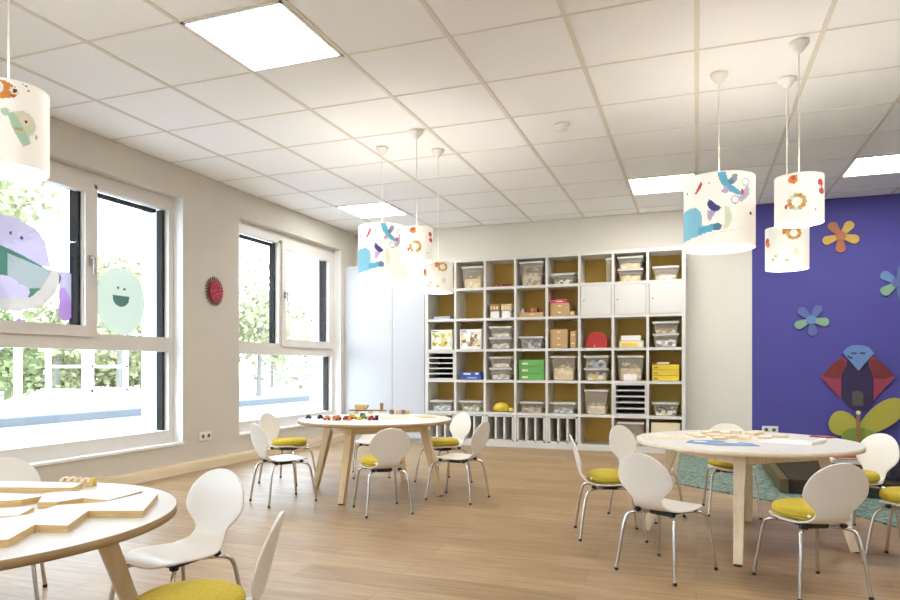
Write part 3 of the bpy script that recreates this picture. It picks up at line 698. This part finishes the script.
# row 3
def puzzle(cI, row, lab, cols, sc):
    r = cbox('puzzle_box', cI, row, -.135, .135, 0, .235, PM['white'], lab, 'puzzle box', d=.05, dy=.025)
    MB().box(-.12, .12, -.003, 0, .03, .20, mat_patches('cover_%d' % cI, [COLS[q] for q in cols], sc)).build('cover_picture', r)
    MB().box(-.12, -.05, -.003, 0, .209, .222, PM['darkgrey']).build('title_band', r)
puzzle(1, 3, 'white puzzle box with a yellow and green scene', ['cream', 'yellow', 'white', 'lime', 'brown', 'cream'], 26)
puzzle(2, 3, 'white puzzle box with a grey and brown animal scene', ['cream', 'brown', 'white', 'grey', 'tan', 'white'], 20)
tub(3, 3, .26, .125, 'lower one of two stacked tubs of light parts', ['white', 'grey', 'tan'], .6)
tub(3, 3, .26, .12, 'upper one of two stacked tubs of light parts', ['white', 'tan', 'grey'], .5, z=.136)
tub(4, 3, .27, .13, 'clear tub with dark teal parts', ['darkgrey', 'grey', 'darkgrey', 'lblue'], .8)
drawers(5, 3, -.15, .05, 0, .215, 3, 'three-drawer cardboard box')
drawers(5, 3, .08, .15, 0, .19, 2, 'narrow cardboard box to the right of the three-drawer one')
x, y, zz = cell(6, 3)
r = empty('round_red_case', (x, y+.16, zz), label='round red case standing in the sixth cell, third row', category='case')
MB().prism([(-.115, .02), (-.115, .08), (-.1, .12), (-.07, .155), (-.02, .175), (.03, .175), (.08, .155), (.11, .115), (.12, .07), (.12, .02), (.1, .0), (-.1, 0)], -.12, -.02, PM['red'], axis='y').build('body', r)
MB().prism(circ(-.02, .02, .006), -.126, -.12, PM['white'], axis='y').build('button', r)
r = cbox('game_box', 7, 3, -.12, .14, 0, .075, PM['cream'], 'pale yellow game box at the bottom', 'game box'); tag_box(r, [(-.10, .06, .01, .045)], PM['yellow']); tag_box(r, [(.08, .12, .01, .06)], PM['white'])
cbox('game_box', 7, 3, -.10, .11, .0765, .13, PM['white'], 'white game box lying on the pale yellow one', 'game box')
tub(8, 3, .26, .14, 'lower one of two stacked tubs with printed card pieces', ['white', 'grey', 'darkgrey', 'white'], .8)
tub(8, 3, .26, .12, 'upper one of two stacked tubs with brown pieces', ['tan', 'brown', 'tan'], .5, z=.151)
# row 4
r = cbox('blue_game_box', 2, 4, -.135, .135, 0, .05, PM['blue'], 'large blue game box at the bottom', 'game box'); tag_box(r, [(-.04, .08, .012, .03)], PM['lblue'])
r = cbox('blue_game_box', 2, 4, -.125, .125, .0515, .09, PM['blue'], 'smaller blue game box with white print on the large one', 'game box'); tag_box(r, [(-.09, .0, .008, .026), (.06, .1, .01, .028)], PM['white'])
tub(3, 4, .26, .135, 'lower one of two stacked tubs of cards', ['white', 'grey', 'cream'], .6)
tub(3, 4, .26, .12, 'upper one of two stacked tubs of cards', ['white', 'cream', 'grey'], .5, z=.146)
x, y, zz = cell(4, 4)
for i in range(3):
    r = cbox('green_storage_box', 4, 4, -.15, .15, .079*i, .079*(i+1)-.002, PM['green'], '%s of three stacked bright green boxes' % ['bottom one', 'middle one', 'top one'][i], 'box', group='bright green boxes')
    tag_box(r, [(-.11, -.04, .02, .045)], PM['cream'])
tub(5, 4, .27, .27, 'tall clear tub of tan cardboard', ['tan', 'tan', 'cream'], .8)
tub(6, 4, .26, .13, 'lower one of two stacked tubs, with yellow and blue toys', ['tan', 'yellow', 'white', 'blue'], .8)
tub(6, 4, .26, .13, 'upper one of two stacked tubs, with grey-blue toys', ['grey', 'lblue', 'darkgrey', 'white'], .8, z=.141)
tub(7, 4, .27, .27, 'tall clear tub with a white label block', ['tan', 'cream', 'tan'], .8, d=.28, dy=.03)
cbox('white_card_holder', 7, 4, -.07, .07, .0, .07, PM['white'], 'small white card holder in front of the tall tub', 'card holder', d=.012, dy=.008, b=.002)
for i in range(3):
    r = cbox('yellow_storage_box', 8, 4, -.14, .14, .06*i, .06*(i+1)-.002, PM['yellow'], '%s of three stacked yellow boxes' % ['bottom one', 'middle one', 'top one'][i], 'box', group='yellow boxes')
    tag_box(r, [(-.12, -.08, .02, .03)], PM['darkgrey'])
cbox('cream_lid_box', 8, 4, -.09, .04, .181, .205, PM['cream'], 'small cream box on top of the yellow boxes', 'box')
# row 5
tub(1, 5, .27, .12, 'low clear tub of pale blue and white parts', ['white', 'lblue', 'grey'], .6)
tub(2, 5, .27, .12, 'low clear tub of white and green parts', ['white', 'grey', 'lime'], .6)
x, y, zz = cell(3, 5)
o = MB().ball((0, 0, .055), .09, PM['yellow'], 20, (1, .8, .62)).ball((-.05, .0, .04), .05, PM['yellow'], 16, (1, 1, .8)).ball((.05, .0, .045), .05, PM['yellow'], 16, (1, 1, .88)).build('soft_toy', loc=(x-.01, y+.1, zz))
o['label'] = 'round yellow soft toy in the third cell of the fifth row'; o['category'] = 'soft toy'
o = MB().ball((0, 0, .026), .03, PM['yellow'], 14, (1.1, 1, .86)).build('soft_ball', loc=(x+.125, y+.07, zz)); o['label'] = 'small yellow soft ball right of the round soft toy'; o['category'] = 'ball'
tub(4, 5, .27, .12, 'low clear tub of brownish parts', ['tan', 'grey', 'brown', 'white'], .7)
tub(5, 5, .27, .12, 'low clear tub with white and blue parts', ['white', 'lblue', 'white'], .5)
tub(6, 5, .25, .27, 'tall clear tub with mixed tan pieces at the bottom', ['grey', 'tan', 'cream'], .5)
tub(8, 5, .26, .14, 'clear tub of black and cream pieces', ['darkgrey', 'cream', 'white', 'black'], .7)
o = cbox('paper_pile', 7, 5, -.1, .1, .135, .147, PM['white'], 'small white paper pile sticking out of the slot insert', 'paper', d=.25, dy=.004, b=.001)
# row 6
tub(7, 6, .27, .26, 'clear tub half hidden behind the cream chair back', ['tan', 'white', 'grey'], .6)
cbox('white_front_box', 8, 6, -.15, .15, 0, .14, PM['white'], 'white box at the bottom', 'box', dy=.01)
cbox('white_front_box', 8, 6, -.15, .15, .1415, .27, PM['cream'], 'cream box stacked on the white box', 'box', dy=.012)

# ------------------------------------------------------------------ chairs
def interp(tab, s):
    for (a, u), (b, v) in zip(tab, tab[1:]):
        if s <= b: return u+(v-u)*(s-a)/(b-a)
    return tab[-1][1]
PROF = spline([(0, .150, .286), (0, .13, .296), (0, .08, .300), (0, 0, .296), (0, -.07, .294), (0, -.115, .300), (0, -.150, .325), (0, -.168, .365), (0, -.182, .42), (0, -.197, .48), (0, -.212, .535), (0, -.218, .559)], 8)
LEN = [0]
for a, b in zip(PROF, PROF[1:]): LEN.append(LEN[-1]+(b-a).length)
LT = LEN[-1]
WT = [(0, .0), (.0015, .03), (.006, .060), (.016, .088), (.035, .112), (.065, .131), (.10, .141), (.14, .144), (.18, .138), (.22, .121), (.26, .099), (.29, .082), (.315, .075), (.335, .073)]
SC = LT-.132
for i in range(1, 11):
    u = i/10; WT.append((.335+(SC-.335)*u, .073+.064*math.sin(u*PI/2)**1.45))
for q in (.15, .3, .5, .65, .78, .87, .93, .97, .99, 1): WT.append((SC+.132*q, .137*math.sqrt(max(0, 1-q*q))))
def at_len(s):
    for i in range(len(LEN)-1):
        if s <= LEN[i+1]: t = (s-LEN[i])/(LEN[i+1]-LEN[i]); return PROF[i].lerp(PROF[i+1], t), (PROF[i+1]-PROF[i]).normalized()
    return PROF[-1], (PROF[-1]-PROF[-2]).normalized()
def shell_mesh():
    ss = sorted(set([w[0] for w in WT]+[LT*i/46 for i in range(47)]))
    NV = 16; th = .0085; rows = []
    top = []; bot = []
    for s in ss:
        p, t = at_len(s); w = max(interp(WT, s), .0015); nrm = Vector((0, t.z*-1, t.y)); nrm = Vector((0, -t.z, t.y)).normalized()
        if nrm.z < 0 and s < .2: nrm = -nrm
        nrm = Vector((1, 0, 0)).cross(t).normalized(); nrm = -nrm   # seat: up, back: forward
        if s < .2 and nrm.z < 0: nrm = -nrm
        sgn = 1
        a, b = [], []
        for j in range(NV+1):
            v = -1+2*j/NV; v = math.sin(v*PI/2)*.55+v*.45; x = v*w
            bow = (x/.14)**2*(.005 if s < .25 else .012)
            q = Vector((x, p.y, p.z))+nrm*bow
            e = th/2*(1 if abs(v) < .97 else .6)
            a.append(q+nrm*e); b.append(q-nrm*e)
        top.append(a); bot.append(b)
    R = len(ss); C = NV+1; vs = [v for r_ in top for v in r_]+[v for r_ in bot for v in r_]; N = R*C; fs = []
    for i in range(R-1):
        for j in range(NV):
            a = i*C+j; fs.append((a, a+1, a+C+1, a+C)); fs.append((N+a+C, N+a+C+1, N+a+1, N+a))
    rim = [i*C for i in range(R)]+[(R-1)*C+j for j in range(1, C)]+[i*C+C-1 for i in range(R-2, -1, -1)]+[j for j in range(C-2, 0, -1)]
    for k in range(len(rim)):
        a, b = rim[k], rim[(k+1) % len(rim)]; fs.append((a, a+N, b+N, b))
    m = MB(); m.add(vs, fs, M['shell'], True); return m
def cushion(m, r=.139):
    """round quilted pad"""
    s = MB(); s.lathe([(.001, .0), (r*.85, .0), (r*.97, .008), (r, .02), (r, .034), (r*.97, .043), (r*.88, .050), (r*.5, .053), (.001, .054)], m, 40); return s
def make_chair():
    r = empty('child_chair')
    sh_ = shell_mesh().build('seat_shell', r)
    md = sh_.modifiers.new('s', 'EDGE_SPLIT'); md.split_angle = math.radians(50)
    for sx in (-1, 1):
        for sy in (1, -1):
            pts = spline([(sx*.035, sy*.035, .272), (sx*.085, sy*.09, .272), (sx*.112, sy*.12, .266), (sx*.124, sy*.137, .245), (sx*.132, sy*.152, .18), (sx*.15, sy*.175, .010)], 5)
            lg = MB().tube(pts, .0078, M['chrome'], 10).build('leg', r)
            MB().tube([(sx*.1492, sy*.1742, .013), (sx*.1505, sy*.1757, 0)], .0088, M['black'], 10).build('foot_cap', lg)
    MB().bbox(-.05, .05, -.06, .06, .262, .288, M['black'], .004).build('mounting_plate', r)
    for sx in (-1, 1):
        for sy in (1, -1): MB().bbox(sx*.088-.012, sx*.088+.012, sy*.095-.012, sy*.095+.012, .272, .290, M['black'], .003).build('glide_pad', r)
    return r
proto = make_chair(); first = [True]
CUSH = None
def make_cushion():
    r = empty('seat_cushion')
    cushion(M['cushion']).build('pad', r)
    MB().tube([(.137*math.cos(2*PI*i/32), .137*math.sin(2*PI*i/32), .016) for i in range(33)], .0035, M['piping'], 6).build('piping', r)
    for s in (-1, 1): MB().ball((s*.07, -.122, .022), .007, M['alu'], 10).build('snap_button', r)
    return r
cproto = make_cushion(); cfirst = [True]
def chair(x, y, f, lab, clab=None):
    a = math.atan2(f[1], f[0])-PI/2
    if first[0]: o = proto; first[0] = False
    else: o = copy_tree(proto)
    o.location = (x, y, 0); o.rotation_euler = (0, 0, a); o['label'] = lab; o['category'] = 'chair'; o['group'] = 'white child chairs around the tables'
    if clab:
        if cfirst[0]: c_ = cproto; cfirst[0] = False
        else: c_ = copy_tree(cproto)
        n = math.hypot(*f); c_.location = (x+f[0]/n*.015, y+f[1]/n*.015, .3035); c_.rotation_euler = (0, 0, a)
        c_['label'] = clab; c_['category'] = 'cushion'; c_['group'] = 'mustard seat cushions'
# middle table
chair(-3.14, 4.70, (1, 0), 'white chair with cushion nearest the farther window, left of middle table', 'mustard cushion on the chair nearest the farther window')
chair(-2.72, 4.01, (.5, .87), 'bare white chair at the front left of the middle table')
chair(-1.925, 3.96, (-.66, .75), 'cushioned chair with its back to the viewer before the middle table', 'mustard cushion on the chair whose back faces the viewer at the middle table')
chair(-2.65, 5.22, (.49, -.87), 'chair hidden behind the middle table, only its thin legs showing')
chair(-1.935, 5.11, (-.53, -.85), 'white chair with cushion behind the right end of the middle table', 'mustard cushion behind the right end of the middle table')
chair(-1.597, 4.51, (-.99, .14), 'bare chair seen side-on at the right of the middle table')
# right table
chair(-.455, 3.827, (.97, .25), 'cushioned chair with thin edge-on back, leftmost at the right table', 'mustard cushion on the leftmost chair of the right table')
chair(-.297, 4.41, (.86, -.52), 'cream-looking chair behind the two left chairs of the right table')
chair(-.13, 3.258, (.49, .87), 'bare bright white chair in front left of the right table')
chair(.455, 3.22, (-.41, .91), 'large foreground chair with cushion before the right table', 'mustard cushion with snap button on the large foreground chair')
chair(.21, 4.70, (.08, -1), 'chair standing behind the right table, facing the viewer', 'mustard cushion glimpsed under the right table edge')
chair(.83, 4.33, (-.8, -.6), 'bright white chair below the butterfly at the right table', 'mustard cushion on the chair below the butterfly')
chair(.98, 3.72, (-.87, .5), 'chair cut off by the right edge of the photo', 'mustard cushion at the right edge of the photo')
# left table
chair(-1.685, 1.85, (-.08, -1), 'large bare white chair right of the left table')
chair(-1.215, 1.40, (-.90, -.42), 'nearest chair at the bottom edge, back seen edge-on', 'mustard cushion at the bottom edge of the photo')
chair(-2.58, 1.86, (.74, -.67), 'chair behind the left table under the window, only its back top showing')

# ------------------------------------------------------------------ tables
def table(x, y, R, zt_, angs, lab, rt=.34, rf=.52, edge=None, topm=None, legm=None):
    r = empty('round_table', (x, y, 0), label=lab, category='table', group='round low tables')
    t = MB(); n = 96; th = .022
    t.lathe([(.0001, zt_), (R-.002, zt_)], topm or M['top'], n, smooth=False)
    t.lathe([(R-.002, zt_), (R, zt_-.002), (R, zt_-th), (R-.002, zt_-th)], edge or M['edge'], n)
    t.lathe([(R-.002, zt_-th), (.0001, zt_-th)], M['plyside'], n, smooth=False)
    t.build('tabletop', r)
    ap = MB(); cs = [(rt*math.cos(a), rt*math.sin(a)) for a in angs]; zu = zt_-th-.0005
    for i in range(4):
        a, b = cs[i], cs[(i+1) % 4]
        ap.beam((a[0], a[1], zu-.032), (b[0], b[1], zu-.032), .064, .064, legm or M['oak'], side=Vector((0, 0, 1)).cross(Vector((b[0]-a[0], b[1]-a[1], 0)).normalized()), t0=.022, t1=.022)
    ap.build('apron', r)
    for a in angs:
        d = Vector((-math.sin(a), math.cos(a), 0))
        lg = MB().beam((rf*math.cos(a), rf*math.sin(a), .006), (rt*math.cos(a), rt*math.sin(a), zu), .040, .056, legm or M['oak'], side=d, t0=.040, t1=.056)
        lo = lg.build('leg', r)
        MB().beam((rf*math.cos(a), rf*math.sin(a), 0), (rf*math.cos(a), rf*math.sin(a), .0065), .034, .034, M['black'], side=d).build('foot_glide', lo)
H4 = lambda a0: [math.radians(a0+90*k) for k in range(4)]
table(-2.27, 4.555, .575, .55, H4(0), 'round white table of toys in the middle of the room', .385, .52)
table(.244, 3.955, .562, .545, H4(-6.5), 'round pale table covered with puzzle pieces at the right', .36, .515, edge=M['plyface'], legm=M['birch'])
table(-1.90, 1.24, .57, .53, H4(60), 'round table at the lower left with large wooden zigzag pieces', .35, .52, edge=M['edge'])

# large wooden puzzle slabs on the left table
PZ = .5305
def slab(name, pts, lab, z=PZ, h=.018, g='wooden puzzle slabs on the left table'):
    cx = sum(p[0] for p in pts)/len(pts); cy = sum(p[1] for p in pts)/len(pts)
    o = MB().prism([(p[0]-cx, p[1]-cy) for p in pts], 0, h, M['top'], M['plyside']).build(name, loc=(cx, cy, z))
    o['label'] = lab; o['category'] = 'puzzle piece'; o['group'] = g
D = Vector((.6, .8)); 
def S2(pts): return [(p[0], p[1]) for p in pts]
slab('puzzle_slab', [(-2.28, 1.62), (-1.95, 1.70), (-1.90, 1.62), (-2.10, 1.55), (-2.24, 1.50)], 'long straight slab farthest back on the left table')
slab('puzzle_slab', [(-2.12, 1.47), (-1.86, 1.495), (-1.87, 1.42), (-1.96, 1.33), (-2.06, 1.38)], 'wedge-shaped slab at the left, behind the small notched block')
slab('puzzle_slab', [(-1.79, 1.41), (-1.90, 1.52), (-1.85, 1.575), (-1.74, 1.60), (-1.64, 1.65), (-1.62, 1.50), (-1.72, 1.50), (-1.74, 1.43)], 'short stepped slab in the middle right of the left table')
slab('puzzle_slab', [(-1.60, .97), (-1.466, 1.082), (-1.542, 1.207), (-1.456, 1.227), (-1.555, 1.373), (-1.414, 1.425), (-1.559, 1.63), (-1.615, 1.62), (-1.61, 1.48), (-1.70, 1.40), (-1.665, 1.28), (-1.74, 1.15), (-1.72, 1.02)], 'largest zigzag slab along the right edge of the left table')
slab('puzzle_slab', [(-1.84, 1.28), (-1.74, 1.36), (-1.68, 1.27), (-1.78, 1.17), (-1.9, 1.16)], 'small notched slab left of the largest zigzag slab')
# toothed wooden rack on the floor by the wall
o = empty('bead_rack', (-2.01, 1.733, .5305), .10, label='small wooden toothed rack at the far edge of the left table', category='wooden toy')
o.scale = (.7, .7, .7)
MB().box(-.10, .10, -.014, .014, 0, .02, M['plyside']).build('base', o)
for k in range(5): MB().prism([(-.1+.04*k, .02), (-.075+.04*k, .02), (-.062+.04*k, .036), (-.07+.04*k, .042), (-.09+.04*k, .034)], -.014, .014, M['plyface'], axis='y').build('tooth', o)
MB().box(.085, .1, -.0145, .0145, .02, .04, PM['yellow']).build('end_peg', o)

# toys on the middle table
TZ = .5505
def tcar(x, y, c_, lab, s=1, rz=0):
    r = empty('toy_car', (x, y, TZ), rz, label=lab, category='toy car', group='toy vehicles on the middle table')
    MB().bbox(-.028*s, .028*s, -.014*s, .014*s, .006*s, .022*s, PM[c_], .003*s).bbox(-.016*s, .014*s, -.012*s, .012*s, .022*s, .036*s, PM[c_], .003*s).build('body', r)
    for a in (-1, 1):
        for b in (-1, 1): MB().prism(circ(a*.017*s, .008*s, .008*s), b*.015*s-.003*s, b*.015*s+.003*s, PM['black'], axis='y').build('wheel', r)
def tblock(x, y, c_, lab, w=.03, d=.03, h=.03, rz=0, g='wooden blocks on the middle table'):
    o = MB().bbox(-w/2, w/2, -d/2, d/2, 0, h, PM[c_], .002).build('toy_block', loc=(x, y, TZ), rz=rz)
    o['label'] = lab; o['category'] = 'toy block'; o['group'] = g
tcar(-2.74, 4.37, 'black', 'black toy car at the far left of the middle table', .8, .4)
tcar(-2.66, 4.405, 'black', 'black toy car beside the leftmost one', .8, 1.0)
tblock(-2.62, 4.44, 'black', 'tiny black block right of the two black cars', .018, .018, .022)
tcar(-2.545, 4.31, 'orange', 'orange toy car leftmost in the orange and red cluster', .9, .2)
tcar(-2.49, 4.37, 'red', 'red toy car behind the orange cars', .9, .8)
tcar(-2.46, 4.30, 'orange', 'second orange toy car in the middle of the cluster', .9, 1.2)
tcar(-2.42, 4.37, 'red', 'red toy car at the right of the cluster', .8, .1)
tcar(-2.54, 4.42, 'black', 'dark toy car at the back of the orange cluster', .7, .1)
tblock(-2.37, 4.33, 'orange', 'orange cube right of the toy car cluster', .022, .022, .03)
tcar(-2.47, 4.54, 'lime', 'lime toy car in the yellow and green cluster', .85, .3)
tcar(-2.41, 4.46, 'yellow', 'yellow toy car in the middle of the yellow and green cluster', .9, .9)
tcar(-2.34, 4.50, 'green', 'green toy car at the right of the yellow and green cluster', .9, .2)
tblock(-2.38, 4.55, 'darkgrey', 'dark grey block behind the yellow toy car', .03, .025, .04)
tblock(-2.34, 4.42, 'yellow', 'low yellow brick before the green toy car', .04, .02, .02, .5)
tblock(-2.29, 4.48, 'tan', 'tan brick between green car and red car', .03, .02, .025, .2)
tcar(-2.225, 4.40, 'crimson', 'crimson toy car right of the yellow and green cluster', .95, .3)
tblock(-2.20, 4.43, 'black', 'black block just behind the crimson toy car', .02, .02, .035)
r = empty('wooden_toy_plane', (-2.58, 5.03, TZ), .25, label='wooden toy plane with upright tail at the back of the middle table', category='toy plane')
MB().bbox(-.16, .16, -.012, .012, .02, .032, PM['brown'], .003).build('fuselage', r)
MB().bbox(-.10, -.02, -.07, .07, .034, .044, PM['tan'], .003).build('wing', r)
MB().bbox(-.11, .0, -.03, .03, .046, .075, PM['wood'], .004).build('cabin', r)
MB().bbox(.105, .13, -.01, .01, .032, .09, PM['brown'], .002).build('tail', r)
for a in (-.1, .02): MB().prism(circ(a, .012, .012), -.026, .026, PM['tan'], axis='y').build('wheel', r)
for i, (x, y, h_) in enumerate([(-2.37, 5.05, .036), (-2.32, 5.065, .03), (-2.28, 5.08, .034), (-2.245, 5.09, .028)]):
    tblock(x, y, ['brown', 'wood', 'brown', 'wood'][i], ['brown block leftmost in the row', 'light block second in the row', 'brown block third in the row', 'light block rightmost in the row'][i]+' at the back of the middle table', .032, .03, h_, .2*i)
def sheet(name, pts, z, m, lab, cat, g=None, h=.002, side=None):
    cx = sum(p[0] for p in pts)/len(pts); cy = sum(p[1] for p in pts)/len(pts)
    o = MB().prism([(p[0]-cx, p[1]-cy) for p in pts], 0, h, m, side).build(name, loc=(cx, cy, z)); o['label'] = lab; o['category'] = cat
    if g: o['group'] = g
    return o
sheet('track_piece', [(-2.25, 4.60), (-2.12, 4.56), (-2.05, 4.66), (-2.1, 4.75), (-2.2, 4.72)], TZ, PM['cream'], 'pale flat piece at the centre of the middle table', 'puzzle piece', h=.006)
sheet('track_piece', [(-2.08, 4.85), (-1.95, 4.74), (-1.87, 4.80), (-1.98, 4.93)], TZ, PM['tan'], 'tan flat piece at the right of the middle table', 'puzzle piece', h=.006)
sheet('paper_sheet', [(-2.16, 4.36), (-1.92, 4.42), (-1.96, 4.60), (-2.14, 4.54)], TZ, PM['white'], 'white paper sheet at the front right of the middle table', 'paper')

# things on the right table
RZ = .5455
r = sheet('blue_play_sheet', [(-.05, 3.70), (.10, 3.62), (.30, 3.66), (.27, 3.78), (.08, 3.86), (-.03, 3.82)], RZ, PM['fblue'], 'blue play sheet with cut-out shapes at the front of the right table', 'play sheet')
for i, (dx, dy) in enumerate([(-.09, .03), (.0, -.03), (.06, .04), (.11, -.02)]):
    MB().prism(circ(dx, dy, .035, .022, 12), .002, .003, PM[['white', 'lblue', 'white', 'lblue'][i]]).build('cut_out', r)
r = sheet('yellow_strip', [(-.29, 3.93), (-.26, 3.84), (-.02, 3.88), (-.02, 3.97), (-.20, 4.02)], RZ, PM['cream'], 'pale yellow patterned strip at the left side of the right table', 'play sheet')
for i in range(7): MB().prism(circ(-.12+.035*i, .005*(i % 2)-.005, .011, .011, 10), .002, .003, PM['yellow' if i % 2 else 'tan']).build('spot', r)
sheet('paper_sheet', [(.30, 3.86), (.56, 3.80), (.64, 3.98), (.40, 4.05)], RZ, PM['white'], 'white paper sheet lying at the right of the right table', 'paper')
o = MB().tube([(-.1, 0, .012), (.1, .04, .012)], .012, PM['white'], 12).build('rolled_paper', loc=(.60, 3.86, RZ), rz=.9); o['label'] = 'small white paper roll at the right end of the paper sheet'; o['category'] = 'paper roll'
rd = random.Random(3)
SPOT = [(.02, 4.02), (.10, 4.10), (.18, 4.02), (.06, 4.18), (.16, 4.20), (.26, 4.12), (.30, 4.24), (.36, 4.10), (.24, 3.94), (.12, 3.94), (.44, 4.18), (.22, 4.32), (.34, 4.34), (.10, 4.30), (-.02, 4.12)]
WPOS = ['nearest the yellow strip', 'behind the piece nearest the strip', 'in the middle, before the taller piece', 'behind, left of centre', 'at the exact back centre', 'right of centre',
        'at the back right of centre', 'between centre and white paper', 'just behind the blue sheet', 'between the yellow strip and blue sheet', 'behind the white paper sheet', 'at the far rim, centre', 'at the far rim, right', 'at the far rim, left', 'at the left rim behind the strip']
for i, (x, y) in enumerate(SPOT):
    w_, d_ = rd.uniform(.035, .06), rd.uniform(.03, .045); h_ = rd.choice([.008, .012, .018]); n_ = rd.choice([4, 5, 6])
    pts = [(w_*math.cos(2*PI*k/n_)*(1 if k % 2 else .75), d_*math.sin(2*PI*k/n_)) for k in range(n_)]
    o = MB().prism(pts, 0, h_, M['palewood'], M['palewood_side']).build('wooden_puzzle_piece', loc=(x, y, RZ), rz=rd.uniform(0, 3)); o['label'] = 'pale wooden puzzle piece %s of the right table' % WPOS[i] if 'rim' not in WPOS[i] else 'pale wooden puzzle piece %s of the right table' % WPOS[i]
    o['category'] = 'puzzle piece'; o['group'] = 'wooden puzzle pieces on the right table'
r = sheet('red_brown_book', [(.60, 4.26), (.69, 4.20), (.74, 4.26), (.65, 4.32)], RZ, PM['wine'], 'small red-brown booklet at the far right rim of the right table', 'booklet', h=.006)

# ------------------------------------------------------------------ rug, low podium, books behind the right table
rg = MB().prism([(-.161, 7.60), (-.159, 5.676), (.266, 5.33), (.969, 4.80), (1.104, 4.56), (1.6, 4.3), (2.6, 4.2), (3.4, 4.2), (3.4, 7.9), (.6, 7.9), (0, 7.60)], .0005, .012, M['rug']).build('rug'); rg['label'] = 'speckled teal rug on the floor in front of the violet-blue wall'; rg['category'] = 'rug'
pd = empty('play_podium', (.58, 5.47, .0125), label='low dark brown padded podium on the teal rug', category='podium')
MB().bbox(.06, 2.6, .02, 1.42, 0, .10, M['darkpad'], .01).build('pad', pd)
MB().bbox(0, .06, .0, 1.42, 0, .105, M['olivepad'], .006).build('side_strip', pd)
MB().bbox(.06, 2.6, .0, .02, 0, .06, M['black'], .004).build('front_strip', pd)
nv = MB().bbox(-.30, .30, -.17, .17, 0, .17, M['navypad'], .03).build('floor_cushion', loc=(1.62, 5.80, .1132)); nv['label'] = 'thick navy floor cushion on the podium at the right edge'; nv['category'] = 'floor cushion'
for i, (c_, z) in enumerate([('cream', 0), ('white', .02), ('red', .04)]):
    r = empty('picture_book', (1.21+.02*i, 6.62, .1132+z), .1*i, label='%s on the dark podium' % ['cream book at the bottom of the pile', 'white book in the middle of the pile', 'red book on top of the pile'][i], category='book', group='books on the podium')
    MB().bbox(-.14, .14, -.1, .1, 0, .019, PM[c_], .002).build('cover', r); MB().box(-.135, .135, -.102, -.1, .004, .015, PM['white']).build('page_edge', r)

# ------------------------------------------------------------------ daylight + camera
wd = bpy.data.worlds.new('World'); bpy.context.scene.world = wd; wd.use_nodes = True
bg = wd.node_tree.nodes['Background']; bg.inputs['Color'].default_value = (.76, .88, 1.04, 1); bg.inputs['Strength'].default_value = 3.7
sc = bpy.context.scene
cam = bpy.data.cameras.new('camera'); co = bpy.data.objects.new('camera', cam); COL.objects.link(co)
co.location = (0, 0, .94); co.rotation_euler = (PI/2, 0, .352)
cam.sensor_width = 36; cam.sensor_fit = 'HORIZONTAL'; cam.lens = 670/900*36; cam.shift_y = 67/900; cam.clip_end = 200
sc.camera = co
sc.view_settings.view_transform = 'Standard'; sc.view_settings.look = 'None'; sc.view_settings.exposure = 1.40; sc.view_settings.gamma = 1
sc.view_settings.use_curve_mapping = False
sc.cycles.use_denoising = True
sc.cycles.max_bounces = 12; sc.cycles.diffuse_bounces = 6; sc.cycles.transparent_max_bounces = 24; sc.cycles.sample_clamp_indirect = 8
